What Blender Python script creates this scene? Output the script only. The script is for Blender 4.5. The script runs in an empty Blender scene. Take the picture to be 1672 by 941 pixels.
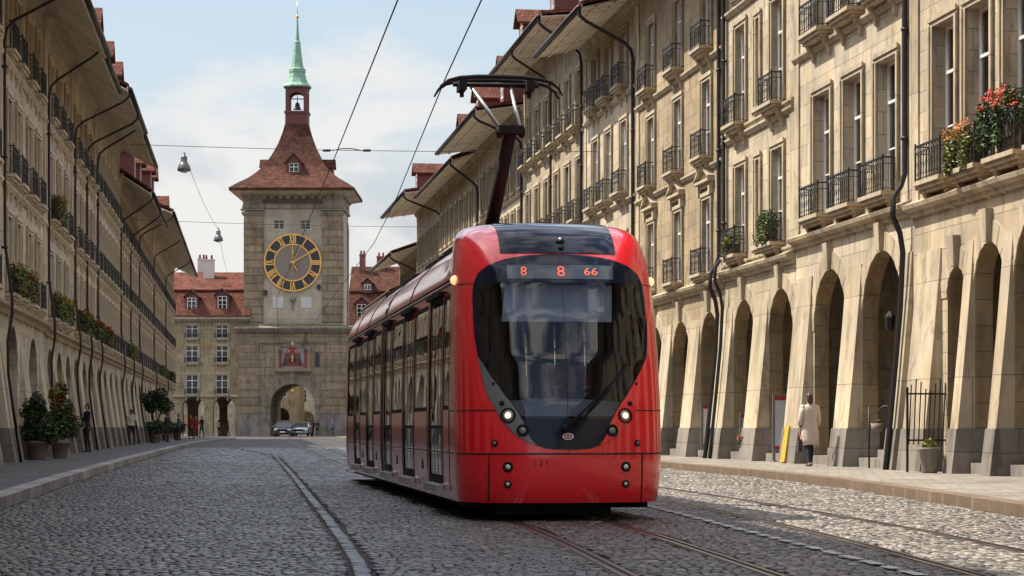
import bpy, math, random
import numpy as np
from mathutils import Vector, Matrix
R = random.Random(7)
rad = math.radians
S = bpy.context.scene
COL = S.collection
F_PX = 3700.0          # focal length in pixels of a 1672 px wide picture
MR, ML = -0.138, -0.115  # lateral drift per metre of the sunny row / the shaded row
KR, KL = math.hypot(1, MR), math.hypot(1, ML)

# ---------------------------------------------------------------- mesh builder
class MB:
    def __init__(s): s.v, s.f, s.m, s.sm = [], [], [], []
    def add(s, vs, fs, mi=0, smooth=False):
        o = len(s.v); s.v.extend(tuple(map(float, p)) for p in vs)
        for f in fs:
            s.f.append(tuple(i + o for i in f)); s.m.append(mi); s.sm.append(smooth)
    def quad(s, a, b, c, d, mi=0): s.add([a, b, c, d], [(0, 1, 2, 3)], mi)
    def box(s, x0, x1, y0, y1, z0, z1, mi=0):
        s.add([(x0,y0,z0),(x1,y0,z0),(x1,y1,z0),(x0,y1,z0),(x0,y0,z1),(x1,y0,z1),(x1,y1,z1),(x0,y1,z1)],
              [(0,3,2,1),(4,5,6,7),(0,1,5,4),(1,2,6,5),(2,3,7,6),(3,0,4,7)], mi)
    def hexa(s, vs, mi=0):   # 4 bottom + 4 top corners
        s.add(vs, [(0,3,2,1),(4,5,6,7),(0,1,5,4),(1,2,6,5),(2,3,7,6),(3,0,4,7)], mi)
    def prism(s, poly, axis, a, b, mi=0):
        """extrude 2-D polygon along axis ('x','y','z') from a to b"""
        def P(p, t): return {'x': (t, p[0], p[1]), 'y': (p[0], t, p[1]), 'z': (p[0], p[1], t)}[axis]
        n = len(poly)
        s.add([P(p, a) for p in poly] + [P(p, b) for p in poly],
              [tuple(range(n))[::-1], tuple(range(n, 2*n))] + [(i, (i+1) % n, n+(i+1) % n, n+i) for i in range(n)], mi)
    def tube(s, pts, r, n=8, mi=0, cap=True):
        pts = [Vector(p) for p in pts]
        rs = r if isinstance(r, (list, tuple)) else [r]*len(pts)
        vs, fs = [], []; up = None
        for i, p in enumerate(pts):
            t = (pts[min(i+1, len(pts)-1)] - pts[max(i-1, 0)])
            t = t.normalized() if t.length > 1e-9 else Vector((0,0,1))
            if up is None:
                up = Vector((0,0,1)) if abs(t.z) < .9 else Vector((1,0,0))
            a = t.cross(up); a = a.normalized() if a.length > 1e-6 else t.orthogonal().normalized()
            b = a.cross(t).normalized(); up = b
            for k in range(n):
                q = 2*math.pi*k/n
                vs.append(p + (a*math.cos(q) + b*math.sin(q))*rs[i])
        for i in range(len(pts)-1):
            for k in range(n):
                k2 = (k+1) % n
                fs.append((i*n+k, i*n+k2, (i+1)*n+k2, (i+1)*n+k))
        if cap: fs += [tuple(range(n))[::-1], tuple((len(pts)-1)*n+k for k in range(n))]
        s.add(vs, fs, mi, n > 5)
    def lathe(s, prof, c=(0,0,0), ax=(0,0,1), n=16, mi=0, smooth=True, cap=True):
        """prof: (radius, height along ax)"""
        ax = Vector(ax).normalized(); a = ax.orthogonal().normalized(); b = ax.cross(a); c = Vector(c)
        vs = [c + ax*h + (a*math.cos(2*math.pi*k/n) + b*math.sin(2*math.pi*k/n))*r for r, h in prof for k in range(n)]
        fs = [(i*n+k, i*n+(k+1) % n, (i+1)*n+(k+1) % n, (i+1)*n+k) for i in range(len(prof)-1) for k in range(n)]
        if cap: fs += [tuple(range(n))[::-1], tuple((len(prof)-1)*n+k for k in range(n))]
        s.add(vs, fs, mi, smooth)
    def ell(s, c, r, n=12, m=8, mi=0):
        c = Vector(c); vs = []; fs = []
        for i in range(m+1):
            t = math.pi*i/m
            for k in range(n):
                q = 2*math.pi*k/n
                vs.append((c.x+r[0]*math.sin(t)*math.cos(q), c.y+r[1]*math.sin(t)*math.sin(q), c.z+r[2]*math.cos(t)))
        for i in range(m):
            for k in range(n): fs.append((i*n+k, (i+1)*n+k, (i+1)*n+(k+1) % n, i*n+(k+1) % n))
        s.add(vs, fs, mi, True)
    def grid(s, rows, mi=0, smooth=True, keep=None, loop=False):
        """rows: list of equal length point lists"""
        n = len(rows[0]); vs = [p for r in rows for p in r]; fs = []
        for i in range(len(rows)-1):
            for k in range(n if loop else n-1):
                k2 = (k+1) % n
                if keep is None or keep(i, k): fs.append((i*n+k, i*n+k2, (i+1)*n+k2, (i+1)*n+k))
        s.add(vs, fs, mi, smooth)
    def mesh(s, name, mats):
        me = bpy.data.meshes.new(name); me.from_pydata(s.v, [], s.f)
        for m in (mats if isinstance(mats, (list, tuple)) else [mats]): me.materials.append(m)
        me.polygons.foreach_set('material_index', s.m); me.polygons.foreach_set('use_smooth', s.sm)
        me.validate(); me.update()
        return me
    def build(s, name, mats, parent=None, loc=None, rz=0):
        return link(name, s.mesh(name, mats), parent, loc, rz)

def link(name, data, parent=None, loc=None, rz=0):
    o = bpy.data.objects.new(name, data); COL.objects.link(o)
    if parent is not None: o.parent = parent
    if loc is not None: o.location = loc
    if rz: o.rotation_euler = (0, 0, rz)
    return o
def tag(o, label, cat, group=None):
    o['label'] = label; o['category'] = cat
    if group: o['group'] = group
    return o
def thing(name, label, cat, loc=(0,0,0), rz=0, group=None):
    return tag(link(name, None, None, loc, rz), label, cat, group)
def structure(o): o['kind'] = 'structure'; return o
def copy_tree(o, parent=None):
    c = o.copy(); COL.objects.link(c)
    if parent is not None: c.parent = parent
    for ch in list(o.children): copy_tree(ch, c)
    return c
def pR(x0, y, z=0): return (x0 + MR*y, y, z)
def pL(x0, y, z=0): return (x0 + ML*y, y, z)
def interp(tab, y): return float(np.interp(y, [t[0] for t in tab], [t[1] for t in tab]))

# ---------------------------------------------------------------- materials
class NT:
    def __init__(s, name):
        s.mat = bpy.data.materials.new(name); s.mat.use_nodes = True
        s.nt = s.mat.node_tree; s.b = s.nt.nodes['Principled BSDF']; s.out = s.nt.nodes['Material Output']
    def n(s, typ, **kw):
        nd = s.nt.nodes.new(typ)
        for k, v in kw.items():
            if k in nd.inputs.keys() if isinstance(k, str) else False: pass
            setattr(nd, k, v)
        return nd
    def l(s, a, b): s.nt.links.new(a, b)
    def val(s, sock, v):
        if hasattr(v, 'is_linked') or hasattr(v, 'links'): s.l(v, sock)
        else: sock.default_value = v
    def math(s, op, a, b=0.0, c=None):
        nd = s.n('ShaderNodeMath', operation=op); s.val(nd.inputs[0], a); s.val(nd.inputs[1], b)
        if c is not None: s.val(nd.inputs[2], c)
        return nd.outputs[0]
    def mix(s, fac, a, b, blend='MIX'):
        nd = s.n('ShaderNodeMix', data_type='RGBA', blend_type=blend); s.val(nd.inputs[0], fac)
        s.val(nd.inputs[6], a if not isinstance(a, tuple) else (*a[:3], 1)); s.val(nd.inputs[7], b if not isinstance(b, tuple) else (*b[:3], 1))
        return nd.outputs[2]
    def noise(s, vec, scale, detail=4, rough=.55, dist=0):
        nd = s.n('ShaderNodeTexNoise'); nd.inputs['Scale'].default_value = scale; nd.inputs['Detail'].default_value = detail
        nd.inputs['Roughness'].default_value = rough; nd.inputs['Distortion'].default_value = dist
        if vec is not None: s.l(vec, nd.inputs['Vector'])
        return nd.outputs[0]
    def ramp(s, fac, *stops):
        nd = s.n('ShaderNodeValToRGB'); s.l(fac, nd.inputs[0]); e = nd.color_ramp.elements
        while len(e) < len(stops): e.new(.5)
        for i, (p, c) in enumerate(stops):
            e[i].position = p; e[i].color = (*c, 1) if isinstance(c, tuple) else (c, c, c, 1)
        return nd.outputs[0]
    def bump(s, h, strength=.4, dist=.02):
        nd = s.n('ShaderNodeBump'); nd.inputs['Strength'].default_value = strength; nd.inputs['Distance'].default_value = dist
        s.l(h, nd.inputs['Height']); s.l(nd.outputs[0], s.b.inputs['Normal'])
    def obj(s): return s.n('ShaderNodeTexCoord').outputs['Object']
    def scaled(s, vec, sc):
        nd = s.n('ShaderNodeVectorMath', operation='MULTIPLY'); s.l(vec, nd.inputs[0]); nd.inputs[1].default_value = sc
        return nd.outputs[0]
    def set(s, **kw):
        for k, v in kw.items(): s.val(s.b.inputs[k.replace('_', ' ')], v)
    def col(s, c):
        if isinstance(c, tuple): s.b.inputs['Base Color'].default_value = (*c, 1)
        else: s.l(c, s.b.inputs['Base Color'])

def plain(name, c, rough=.6, metal=0, var=.12, scale=8, coat=0, emit=None, es=1, bump=0):
    m = NT(name); o = m.obj()
    nz = m.noise(o, scale)
    m.col(m.mix(nz, tuple(x*(1-var) for x in c), tuple(min(1, x*(1+var)) for x in c)))
    m.set(Roughness=rough, Metallic=metal, Coat_Weight=coat)
    m.b.inputs['Coat Roughness'].default_value = .04
    if bump: m.bump(m.noise(o, scale*3), bump, .01)
    if emit: m.b.inputs['Emission Color'].default_value = (*emit, 1); m.b.inputs['Emission Strength'].default_value = es
    return m.mat

def wall_uv(m, o):
    sp = m.n('ShaderNodeSeparateXYZ'); m.l(o, sp.inputs[0])
    u = m.math('ADD', sp.outputs[0], sp.outputs[1])
    cb = m.n('ShaderNodeCombineXYZ'); m.l(u, cb.inputs[0]); m.l(sp.outputs[2], cb.inputs[1])
    return cb.outputs[0], sp.outputs[2]

def stone(name, c, bw=.95, bh=.42, joint=.42, stain=.5, mortar=.010, bumpd=.012):
    m = NT(name); o = m.obj(); uv, z = wall_uv(m, o)
    br = m.n('ShaderNodeTexBrick'); m.l(uv, br.inputs['Vector'])
    br.inputs['Scale'].default_value = 1; br.inputs['Brick Width'].default_value = bw; br.inputs['Row Height'].default_value = bh
    br.inputs['Mortar Size'].default_value = mortar; br.inputs['Mortar Smooth'].default_value = .3
    f = lambda k: tuple(min(1, x*k) for x in c)
    br.inputs['Color1'].default_value = (*f(1.16), 1); br.inputs['Color2'].default_value = (*f(.82), 1)
    br.inputs['Mortar'].default_value = (*f(joint), 1)
    big = m.ramp(m.noise(o, .45, 5, .6), (.3, .66), (.7, 1.16))
    c1 = m.mix(1.0, br.outputs[0], big, 'MULTIPLY')
    # rain streaks and soot with their own shape
    st = m.noise(m.scaled(o, (2.6, 2.6, .30)), 1.0, 6, .65)
    c2 = m.mix(m.math('MULTIPLY', m.ramp(st, (.47, 0.), (.66, 1.)), stain), c1, tuple(x*k for x, k in zip(c, (.36, .34, .32))))
    soot = m.ramp(m.noise(m.scaled(o, (1.1, 1.1, .55)), 1.7, 8, .72, .6), (.53, 0.), (.61, .72))
    c2 = m.mix(m.math('MULTIPLY', soot, stain*1.2), c2, tuple(x*k for x, k in zip(c, (.30, .27, .25))))
    warm = m.ramp(m.noise(o, 1.3, 4), (.45, 0.), (.7, .5))
    c3 = m.mix(warm, c2, tuple(x*k for x, k in zip(c, (1.05, .92, .70))))
    m.col(c3)
    m.set(Roughness=.88)
    h = m.math('ADD', m.math('MULTIPLY', br.outputs[1], -.8), m.math('MULTIPLY', m.noise(o, 14, 5), .45))
    m.bump(h, .6, bumpd)
    return m.mat

def tiles(name, c, w=.19, h=.14):
    m = NT(name); o = m.obj(); uv, z = wall_uv(m, o)
    br = m.n('ShaderNodeTexBrick'); m.l(uv, br.inputs['Vector'])
    br.inputs['Scale'].default_value = 1; br.inputs['Brick Width'].default_value = w; br.inputs['Row Height'].default_value = h
    br.inputs['Mortar Size'].default_value = .014; br.inputs['Mortar Smooth'].default_value = .6; br.inputs['Bias'].default_value = -.1
    f = lambda *k: (*tuple(min(1, x*y) for x, y in zip(c, k)), 1)
    br.inputs['Color1'].default_value = f(1.35, 1.25, 1.2); br.inputs['Color2'].default_value = f(.62, .6, .62); br.inputs['Mortar'].default_value = f(.3, .3, .3)
    wear = m.ramp(m.noise(o, .8, 6, .7), (.35, .62), (.65, 1.22))
    c1 = m.mix(1., br.outputs[0], wear, 'MULTIPLY')
    moss = m.ramp(m.noise(o, 2.3, 5, .7), (.58, 0.), (.74, .55))
    m.col(m.mix(moss, c1, (c[0]*.55, c[1]*.9, c[2]*.8)))
    m.set(Roughness=.95); m.b.inputs['Specular IOR Level'].default_value = .15
    m.bump(m.math('ADD', m.math('MULTIPLY', br.outputs[1], -1.), m.noise(o, 9)), .8, .03)
    return m.mat

def glass(name, tint, ior=1.55, rough=.0, refl=(1,1,1), wav=.05):
    m = NT(name); nt = m.nt; nt.nodes.remove(m.b)
    t = m.n('ShaderNodeBsdfTransparent'); t.inputs[0].default_value = (*tint, 1)
    g = m.n('ShaderNodeBsdfGlossy'); g.inputs['Roughness'].default_value = rough; g.inputs[0].default_value = (*refl, 1)
    fr = m.n('ShaderNodeFresnel'); fr.inputs[0].default_value = ior
    o = m.n('ShaderNodeTexCoord').outputs['Object']
    bp = m.n('ShaderNodeBump'); bp.inputs['Strength'].default_value = wav; bp.inputs['Distance'].default_value = .02
    m.l(m.noise(o, 1.4, 1), bp.inputs['Height']); m.l(bp.outputs[0], g.inputs['Normal'])
    mx = m.n('ShaderNodeMixShader'); m.l(fr.outputs[0], mx.inputs[0]); m.l(t.outputs[0], mx.inputs[1]); m.l(g.outputs[0], mx.inputs[2])
    m.l(mx.outputs[0], m.out.inputs[0])
    return m.mat

def leaf(name, c, var=.35):
    m = NT(name); o = m.obj()
    nz = m.ramp(m.noise(o, 7, 3), (.3, tuple(x*(1-var) for x in c)), (.7, tuple(x*(1+var) for x in c)))
    m.col(nz); m.set(Roughness=.55)
    m.b.inputs['Subsurface Weight'].default_value = 0
    return m.mat

def paving(name, c, w, h, joint=.45, rot=0.0, bump=.5, wobble=.03, patch=.25):
    m = NT(name); o = m.obj()
    wob = m.n('ShaderNodeTexNoise'); wob.inputs['Scale'].default_value = 1.1; m.l(o, wob.inputs['Vector'])
    ad = m.n('ShaderNodeVectorMath', operation='MULTIPLY_ADD'); m.l(wob.outputs[1], ad.inputs[0]); ad.inputs[1].default_value = (wobble*4,)*3; m.l(o, ad.inputs[2])
    mp = m.n('ShaderNodeMapping'); mp.inputs['Rotation'].default_value[2] = rot; m.l(ad.outputs[0], mp.inputs[0])
    br = m.n('ShaderNodeTexBrick'); m.l(mp.outputs[0], br.inputs['Vector'])
    br.inputs['Scale'].default_value = 1; br.inputs['Brick Width'].default_value = w; br.inputs['Row Height'].default_value = h
    br.inputs['Mortar Size'].default_value = h*.07; br.inputs['Mortar Smooth'].default_value = .5
    f = lambda k: (*tuple(x*k for x in c), 1)
    br.inputs['Color1'].default_value = f(1.3); br.inputs['Color2'].default_value = f(.72); br.inputs['Mortar'].default_value = f(joint)
    big = m.ramp(m.noise(o, .35, 6, .65), (.3, 1-patch), (.7, 1+patch))
    fine = m.ramp(m.noise(o, 26, 4, .7), (.3, .8), (.7, 1.2))
    m.col(m.mix(1., m.mix(1., br.outputs[0], big, 'MULTIPLY'), fine, 'MULTIPLY'))
    m.set(Roughness=m.ramp(m.noise(o, 5), (.3, .5), (.7, .8)))
    m.bump(m.math('ADD', m.math('MULTIPLY', br.outputs[1], -1.), m.math('MULTIPLY', m.noise(o, 20, 4), .6)), bump, .02)
    return m.mat

def sett_mat():
    m = NT('granite_setts'); o = m.obj()
    at = m.n('ShaderNodeAttribute', attribute_name='tone')
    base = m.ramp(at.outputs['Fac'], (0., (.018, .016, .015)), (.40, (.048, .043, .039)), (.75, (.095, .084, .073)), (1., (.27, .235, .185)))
    fine = m.ramp(m.noise(o, 40, 5, .7), (.3, .7), (.7, 1.3))
    big = m.ramp(m.noise(o, .3, 5, .65), (.3, .8), (.7, 1.2))
    m.col(m.mix(1., m.mix(1., base, fine, 'MULTIPLY'), big, 'MULTIPLY'))
    m.set(Roughness=m.ramp(m.noise(o, 9, 3), (.3, .26), (.7, .48)))
    m.bump(m.noise(o, 45, 5, .7), .5, .006)
    return m.mat

M = {}
M['stoneA'] = stone('pale_sandstone', (.47, .40, .285), stain=.6)
M['stoneB'] = stone('cream_sandstone', (.50, .43, .315), 1.2, .5, stain=.5)
M['stoneC'] = stone('ochre_sandstone', (.37, .29, .18), stain=.7)
M['stoneD'] = stone('weathered_sandstone', (.40, .325, .215), 1.1, .46, stain=.75)
M['stoneL'] = stone('greenish_sandstone', (.60, .52, .395), 1.0, .45, stain=.5)
M['stoneM'] = stone('grey_sandstone', (.56, .485, .37), 1.1, .5, stain=.6)
M['trim'] = stone('dressed_stone', (.45, .38, .27), 3.0, 2.0, stain=.65)
M['trimL'] = stone('grey_dressed_stone', (.58, .50, .38), 3.0, 2.0, stain=.5)
M['plinth'] = stone('grey_plinth_stone', (.215, .195, .17), 1.4, .55, stain=.6)
M['tower'] = stone('tower_stone', (.285, .22, .145), 1.9, .78, joint=.5, stain=.6, mortar=.035, bumpd=.05)
M['towerplain'] = stone('tower_render', (.40, .345, .265), 6, 4, stain=.25)
M['towertrim'] = stone('tower_cornice_stone', (.24, .205, .155), 3, 2, stain=.7)
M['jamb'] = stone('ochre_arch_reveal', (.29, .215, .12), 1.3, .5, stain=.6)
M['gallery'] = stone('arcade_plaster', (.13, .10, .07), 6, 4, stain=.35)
M['tile'] = tiles('red_roof_tiles', (.17, .068, .048))
M['tile2'] = tiles('orange_roof_tiles', (.14, .056, .040))
M['tileT'] = tiles('tower_roof_tiles', (.088, .040, .028), .24, .2)
M['soffit'] = paving('painted_soffit_boards', (.74, .67, .55), 5.0, .16, .55, rot=rad(90), bump=.4, wobble=0, patch=.12)
M['copper'] = plain('green_copper', (.17, .31, .215), .6, .0, .35, 3)
M['gutter'] = plain('dark_metal_pipe', (.022, .021, .022), .45, .3)
M['iron'] = plain('wrought_iron', (.016, .016, .018), .5, .2)
M['winframe'] = plain('pale_window_paint', (.55, .53, .48), .5)
M['winwhite'] = plain('white_window_paint', (.75, .74, .70), .5)
M['curtain'] = plain('white_curtain', (.72, .71, .67), .9)
M['darkroom'] = plain('dark_interior', (.03, .027, .025), .9)
M['redwood'] = plain('red_painted_cheeks', (.12, .036, .030), .7)
M['chim'] = plain('whitewashed_chimney', (.55, .50, .46), .9, var=.25)
M['brick'] = tiles('chimney_bricks', (.30, .13, .09), .24, .08)
M['glass'] = glass('window_glass', (.55, .58, .58), 1.5)
M['shopglass'] = glass('shop_glass', (.3, .3, .3), 1.5)
M['wood'] = plain('dark_wood', (.06, .038, .024), .6, var=.3)
def lacquer():
    m = NT('red_lacquer'); o = m.obj(); sp = m.n('ShaderNodeSeparateXYZ'); m.l(o, sp.inputs[0])
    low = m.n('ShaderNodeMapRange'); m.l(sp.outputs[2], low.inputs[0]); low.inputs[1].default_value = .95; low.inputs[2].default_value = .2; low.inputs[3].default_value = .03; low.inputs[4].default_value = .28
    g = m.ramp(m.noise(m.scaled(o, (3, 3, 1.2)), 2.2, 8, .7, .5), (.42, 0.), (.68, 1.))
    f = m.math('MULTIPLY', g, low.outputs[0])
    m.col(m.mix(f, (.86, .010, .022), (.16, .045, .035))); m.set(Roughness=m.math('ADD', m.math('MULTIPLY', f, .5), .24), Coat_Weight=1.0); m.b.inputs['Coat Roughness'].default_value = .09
    return m.mat
M['red'] = lacquer()
M['redroof'] = M['red']
M['navy'] = plain('navy_black_gloss', (.008, .011, .026), .08, 0, .1, 2, coat=0); M['navy'].node_tree.nodes['Principled BSDF'].inputs['Specular IOR Level'].default_value = .28
M['black'] = plain('matt_black', (.012, .012, .013), .75); M['black'].node_tree.nodes['Principled BSDF'].inputs['Specular IOR Level'].default_value = .2
M['seam'] = plain('panel_gap', (.01, .008, .008), .7)
M['greyp'] = plain('grey_lamp_panel', (.17, .175, .18), .35, .2, coat=.5)
M['alu'] = plain('aluminium', (.45, .46, .47), .35, .8)
M['steel'] = plain('polished_rail', (.30, .28, .26), .28, 1.)
M['rust'] = plain('rusty_rail_groove', (.05, .035, .028), .7, .3)
M['tglass'] = glass('windscreen_glass', (.55, .59, .66), 1.5, wav=.012)
M['sglass'] = glass('tinted_side_glass', (.18, .19, .16), 1.75)
M['lampg'] = plain('lamp_lens', (.7, .7, .68), .15, 0, .05, 3, coat=1)
M['lampon'] = plain('lit_headlight', (1, .9, .7), .3, emit=(1, .74, .42), es=1.3)
M['lampmk'] = plain('lit_marker_light', (1, .7, .5), .3, emit=(1, .45, .22), es=.9)
M['led'] = plain('orange_led', (.9, .15, .08), .4, emit=(1, .13, .06), es=.45)
M['ledpanel'] = plain('display_panel', (.035, .05, .075), .2, coat=.5)
M['blind'] = plain('pale_sun_blind', (.75, .77, .80), .8)
M['dash'] = plain('white_dashboard', (.6, .62, .64), .5)
M['inter'] = plain('tram_interior_dark', (.035, .035, .04), .7)
M['seatc'] = plain('seat_cloth', (.10, .02, .02), .9)
M['white'] = plain('white_paint', (.75, .74, .72), .6)
M['gold'] = plain('gilding', (.80, .44, .12), .42, .35, .2, 5)
M['clockdark'] = plain('blue_black_enamel', (.028, .030, .034), .5, var=.4)
M['clockmid'] = plain('brown_grey_dial', (.20, .16, .132), .6, var=.3, scale=1)
M['heraldred'] = plain('heraldic_red', (.22, .035, .03), .7, var=.4)
M['mauve'] = plain('faded_fresco', (.30, .25, .235), .8, var=.3)
M['leafG'] = leaf('green_leaves', (.055, .095, .022))
M['leafD'] = leaf('dark_green_leaves', (.024, .05, .018))
M['leafY'] = leaf('yellow_green_leaves', (.16, .17, .025))
M['petR'] = leaf('red_petals', (.58, .03, .03), .3)
M['petO'] = leaf('orange_petals', (.42, .13, .03), .3)
M['petY'] = leaf('yellow_petals', (.45, .30, .04), .3)
M['bark'] = plain('bark', (.06, .045, .03), .9, var=.3)
M['pot'] = plain('clay_planter', (.20, .155, .125), .85, var=.2)
M['crate'] = plain('planter_box', (.07, .05, .035), .8)
M['cable'] = plain('cable_black', (.02, .02, .022), .6)
M['lampshade'] = plain('grey_enamel', (.12, .125, .13), .4, .3)
M['petRo'] = leaf('scarlet_petals', (.50, .07, .02), .3)
M['opal'] = plain('opal_glass', (.65, .62, .5), .4)
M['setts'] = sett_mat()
M['road_far'] = paving('sett_paving', (.06, .054, .049), .15, .108, .4, rot=-math.atan(MR)*-1, bump=.9, wobble=.02)
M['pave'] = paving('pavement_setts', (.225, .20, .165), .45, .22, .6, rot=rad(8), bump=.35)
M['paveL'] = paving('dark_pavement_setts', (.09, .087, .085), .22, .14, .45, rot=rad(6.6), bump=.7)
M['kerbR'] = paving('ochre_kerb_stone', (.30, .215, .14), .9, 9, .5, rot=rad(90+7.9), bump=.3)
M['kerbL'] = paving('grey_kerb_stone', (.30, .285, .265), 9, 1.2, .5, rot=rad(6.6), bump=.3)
M['dirt'] = plain('joint_sand', (.03, .027, .024), .95, var=.3)
M['ground'] = plain('city_ground', (.14, .13, .12), .9, var=.2, scale=.3)
M['yellow'] = plain('yellow_paint', (.48, .31, .03), .7, var=.3)
M['posterw'] = plain('pale_poster', (.50, .53, .58), .5)
M['redpaint'] = plain('red_paint', (.40, .02, .03), .5)
M['tyre'] = plain('rubber', (.02, .02, .02), .8)
M['carA'] = plain('dark_grey_car_paint', (.05, .055, .065), .25, .4, .1, 2, coat=1)
M['carB'] = plain('silver_blue_car_paint', (.30, .34, .38), .25, .5, .1, 2, coat=1)
M['carglass'] = plain('car_glass', (.02, .025, .03), .08, coat=.5)
M['skin'] = plain('skin', (.48, .28, .20), .6)
M['hair'] = plain('dark_brown_hair', (.05, .025, .016), .55, var=.3, scale=30)
M['coat'] = plain('pale_grey_coat', (.50, .43, .36), .9, bump=.1)
M['navycloth'] = plain('navy_trousers', (.018, .022, .035), .85)
M['shoe'] = plain('tan_shoe', (.20, .10, .07), .6)
M['darkcloth'] = plain('dark_clothing', (.03, .028, .03), .9)
M['redcloth'] = plain('red_clothing', (.30, .03, .04), .9)
M['bluecloth'] = plain('blue_clothing', (.07, .12, .22), .9)
M['palecloth'] = plain('pale_clothing', (.5, .48, .45), .9)
# ---------------------------------------------------------------- houses
CACHE = {}
def cached(key, fn):
    if key not in CACHE: CACHE[key] = fn()
    return CACHE[key]

def casement_mesh(w, h, mat, small=False):
    def mk():
        b = MB(); t = .07 if not small else .06
        b.box(-w/2, -w/2+t, -.04, .04, 0, h); b.box(w/2-t, w/2, -.04, .04, 0, h)
        b.box(-w/2+t, w/2-t, -.04, .04, 0, t); b.box(-w/2+t, w/2-t, -.04, .04, h-t, h)
        b.box(-.035, .035, -.03, .05, t, h-t)
        zt = h*.70
        for s in (-1, 1):
            x0, x1 = (-w/2+t, -.035) if s < 0 else (.035, w/2-t)
            b.box(x0, x1, -.035, .045, zt-.03, zt+.03)
            b.box(x0, x1, -.02, .02, zt*.5-.015, zt*.5+.015)
        return b.mesh('window', M[mat])
    return cached(('case', w, h, mat, small), mk)
def pane_mesh(w, h, mat='glass'):
    def mk():
        b = MB(); b.box(-w/2+.05, w/2-.05, -.012, -.004, .05, h-.05); return b.mesh('pane', M[mat])
    return cached(('pane', w, h, mat), mk)
def curtain_mesh(w, h, k):
    def mk():
        b = MB(); n = 24; rows = []
        z0 = .1 if k % 2 == 0 else h*.35
        for z in (z0, h-.1):
            rows.append([(-w/2+.06+(w-.12)*i/n, -.12+.03*math.sin(i*1.9+k), z) for i in range(n+1)])
        b.grid(rows); return b.mesh('curtain', M['curtain'])
    return cached(('curt', w, h, k), mk)
def surround_mesh(w, h, pediment, mat):
    def mk():
        b = MB(); t = .17; p = .05
        for s in (-1, 1):
            x0, x1 = sorted((s*w/2, s*(w/2+t)))
            b.box(x0, x1, -.01, p, 0, h)
            x0, x1 = sorted((s*(w/2+t*.55), s*(w/2+t+.03)))
            b.box(x0, x1, p, p+.035, 0, h+.02)
        b.box(-w/2-t, w/2+t, -.01, p, h, h+t)
        b.box(-w/2-t-.03, w/2+t+.03, p, p+.035, h+t*.55, h+t+.03)
        if pediment:
            b.box(-w/2-.30, w/2+.30, -.01, .10, h+.34, h+.46)
            b.box(-w/2-.38, w/2+.38, -.01, .22, h+.46, h+.54)
            for s in (-1, 1):
                b.box(s*(w/2+.16)-.09, s*(w/2+.16)+.09, -.01, .14, h+.10, h+.34)
                b.hexa([(s*(w/2+.38), -.01, h+.54), (0, -.01, h+.98), (0, .22, h+.98), (s*(w/2+.38), .22, h+.54),
                        (s*(w/2+.38), -.01, h+.62), (0, -.01, h+1.08), (0, .22, h+1.08), (s*(w/2+.38), .22, h+.62)][::1])
            b.prism([(-w/2-.25, h+.545), (w/2+.25, h+.545), (0, h+.92)], 'y', -.01, .07)
        return b.mesh('surround', M[mat])
    return cached(('surr', w, h, pediment, mat), mk)
def slab_mesh(w, mat, dp=.42):
    def mk():
        b = MB(); e = .16
        b.box(-w/2-e, w/2+e, -.02, dp, -.09, 0); b.box(-w/2-e+.05, w/2+e-.05, -.02, dp-.06, -.17, -.09)
        b.box(-w/2-e+.09, w/2+e-.09, -.02, dp-.13, -.24, -.17)
        for s in (-1, 1):
            x = s*(w/2-.04)
            b.prism([(0, -.24), (dp-.18, -.24), (dp-.24, -.36), (.10, -.44), (.07, -.62), (0, -.66)], 'x', x-.08, x+.08)
        return b.mesh('balcony', M[mat])
    return cached(('slab', w, mat, dp), mk)
def railing_mesh(w, hgt=.72, dp=.36):
    def mk():
        b = MB(); x0, x1 = -w/2-.10, w/2+.10; t = .0065
        for z in (.05, hgt*.80, hgt):
            th = .016 if z == hgt else .008
            b.box(x0-th, x1+th, dp-th, dp+th, z-th, z+th)
            for x in (x0, x1): b.box(x-th, x+th, 0, dp-th, z-th, z+th)
        n = max(6, int((x1-x0)/.16))
        for i in range(n+1):
            x = x0+(x1-x0)*i/n
            b.box(x-t, x+t, dp-t, dp+t, 0, hgt)
            if i < n:   # scroll work between the bars
                xm = x+(x1-x0)/n/2; rr = (x1-x0)/n*.42
                for zc in (hgt*.32, hgt*.62):
                    b.tube([(xm+rr*math.cos(a), dp, zc+rr*1.5*math.sin(a)) for a in np.linspace(0, 5.2, 8)], .006, 4)
                b.tube([(xm+rr*math.cos(a), dp, hgt*.9+rr*.8*math.sin(a)) for a in np.linspace(0, 6.28, 7)], .006, 4)
        for x in (x0, x1):
            for y in (dp*.33, dp*.66): b.box(x-t, x+t, y-t, y+t, 0, hgt)
            b.box(x-.016, x+.016, dp-.016, dp+.016, 0, hgt+.06)
        return b.mesh('railing', M['iron'])
    return cached(('rail', w, hgt, dp), mk)

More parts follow.
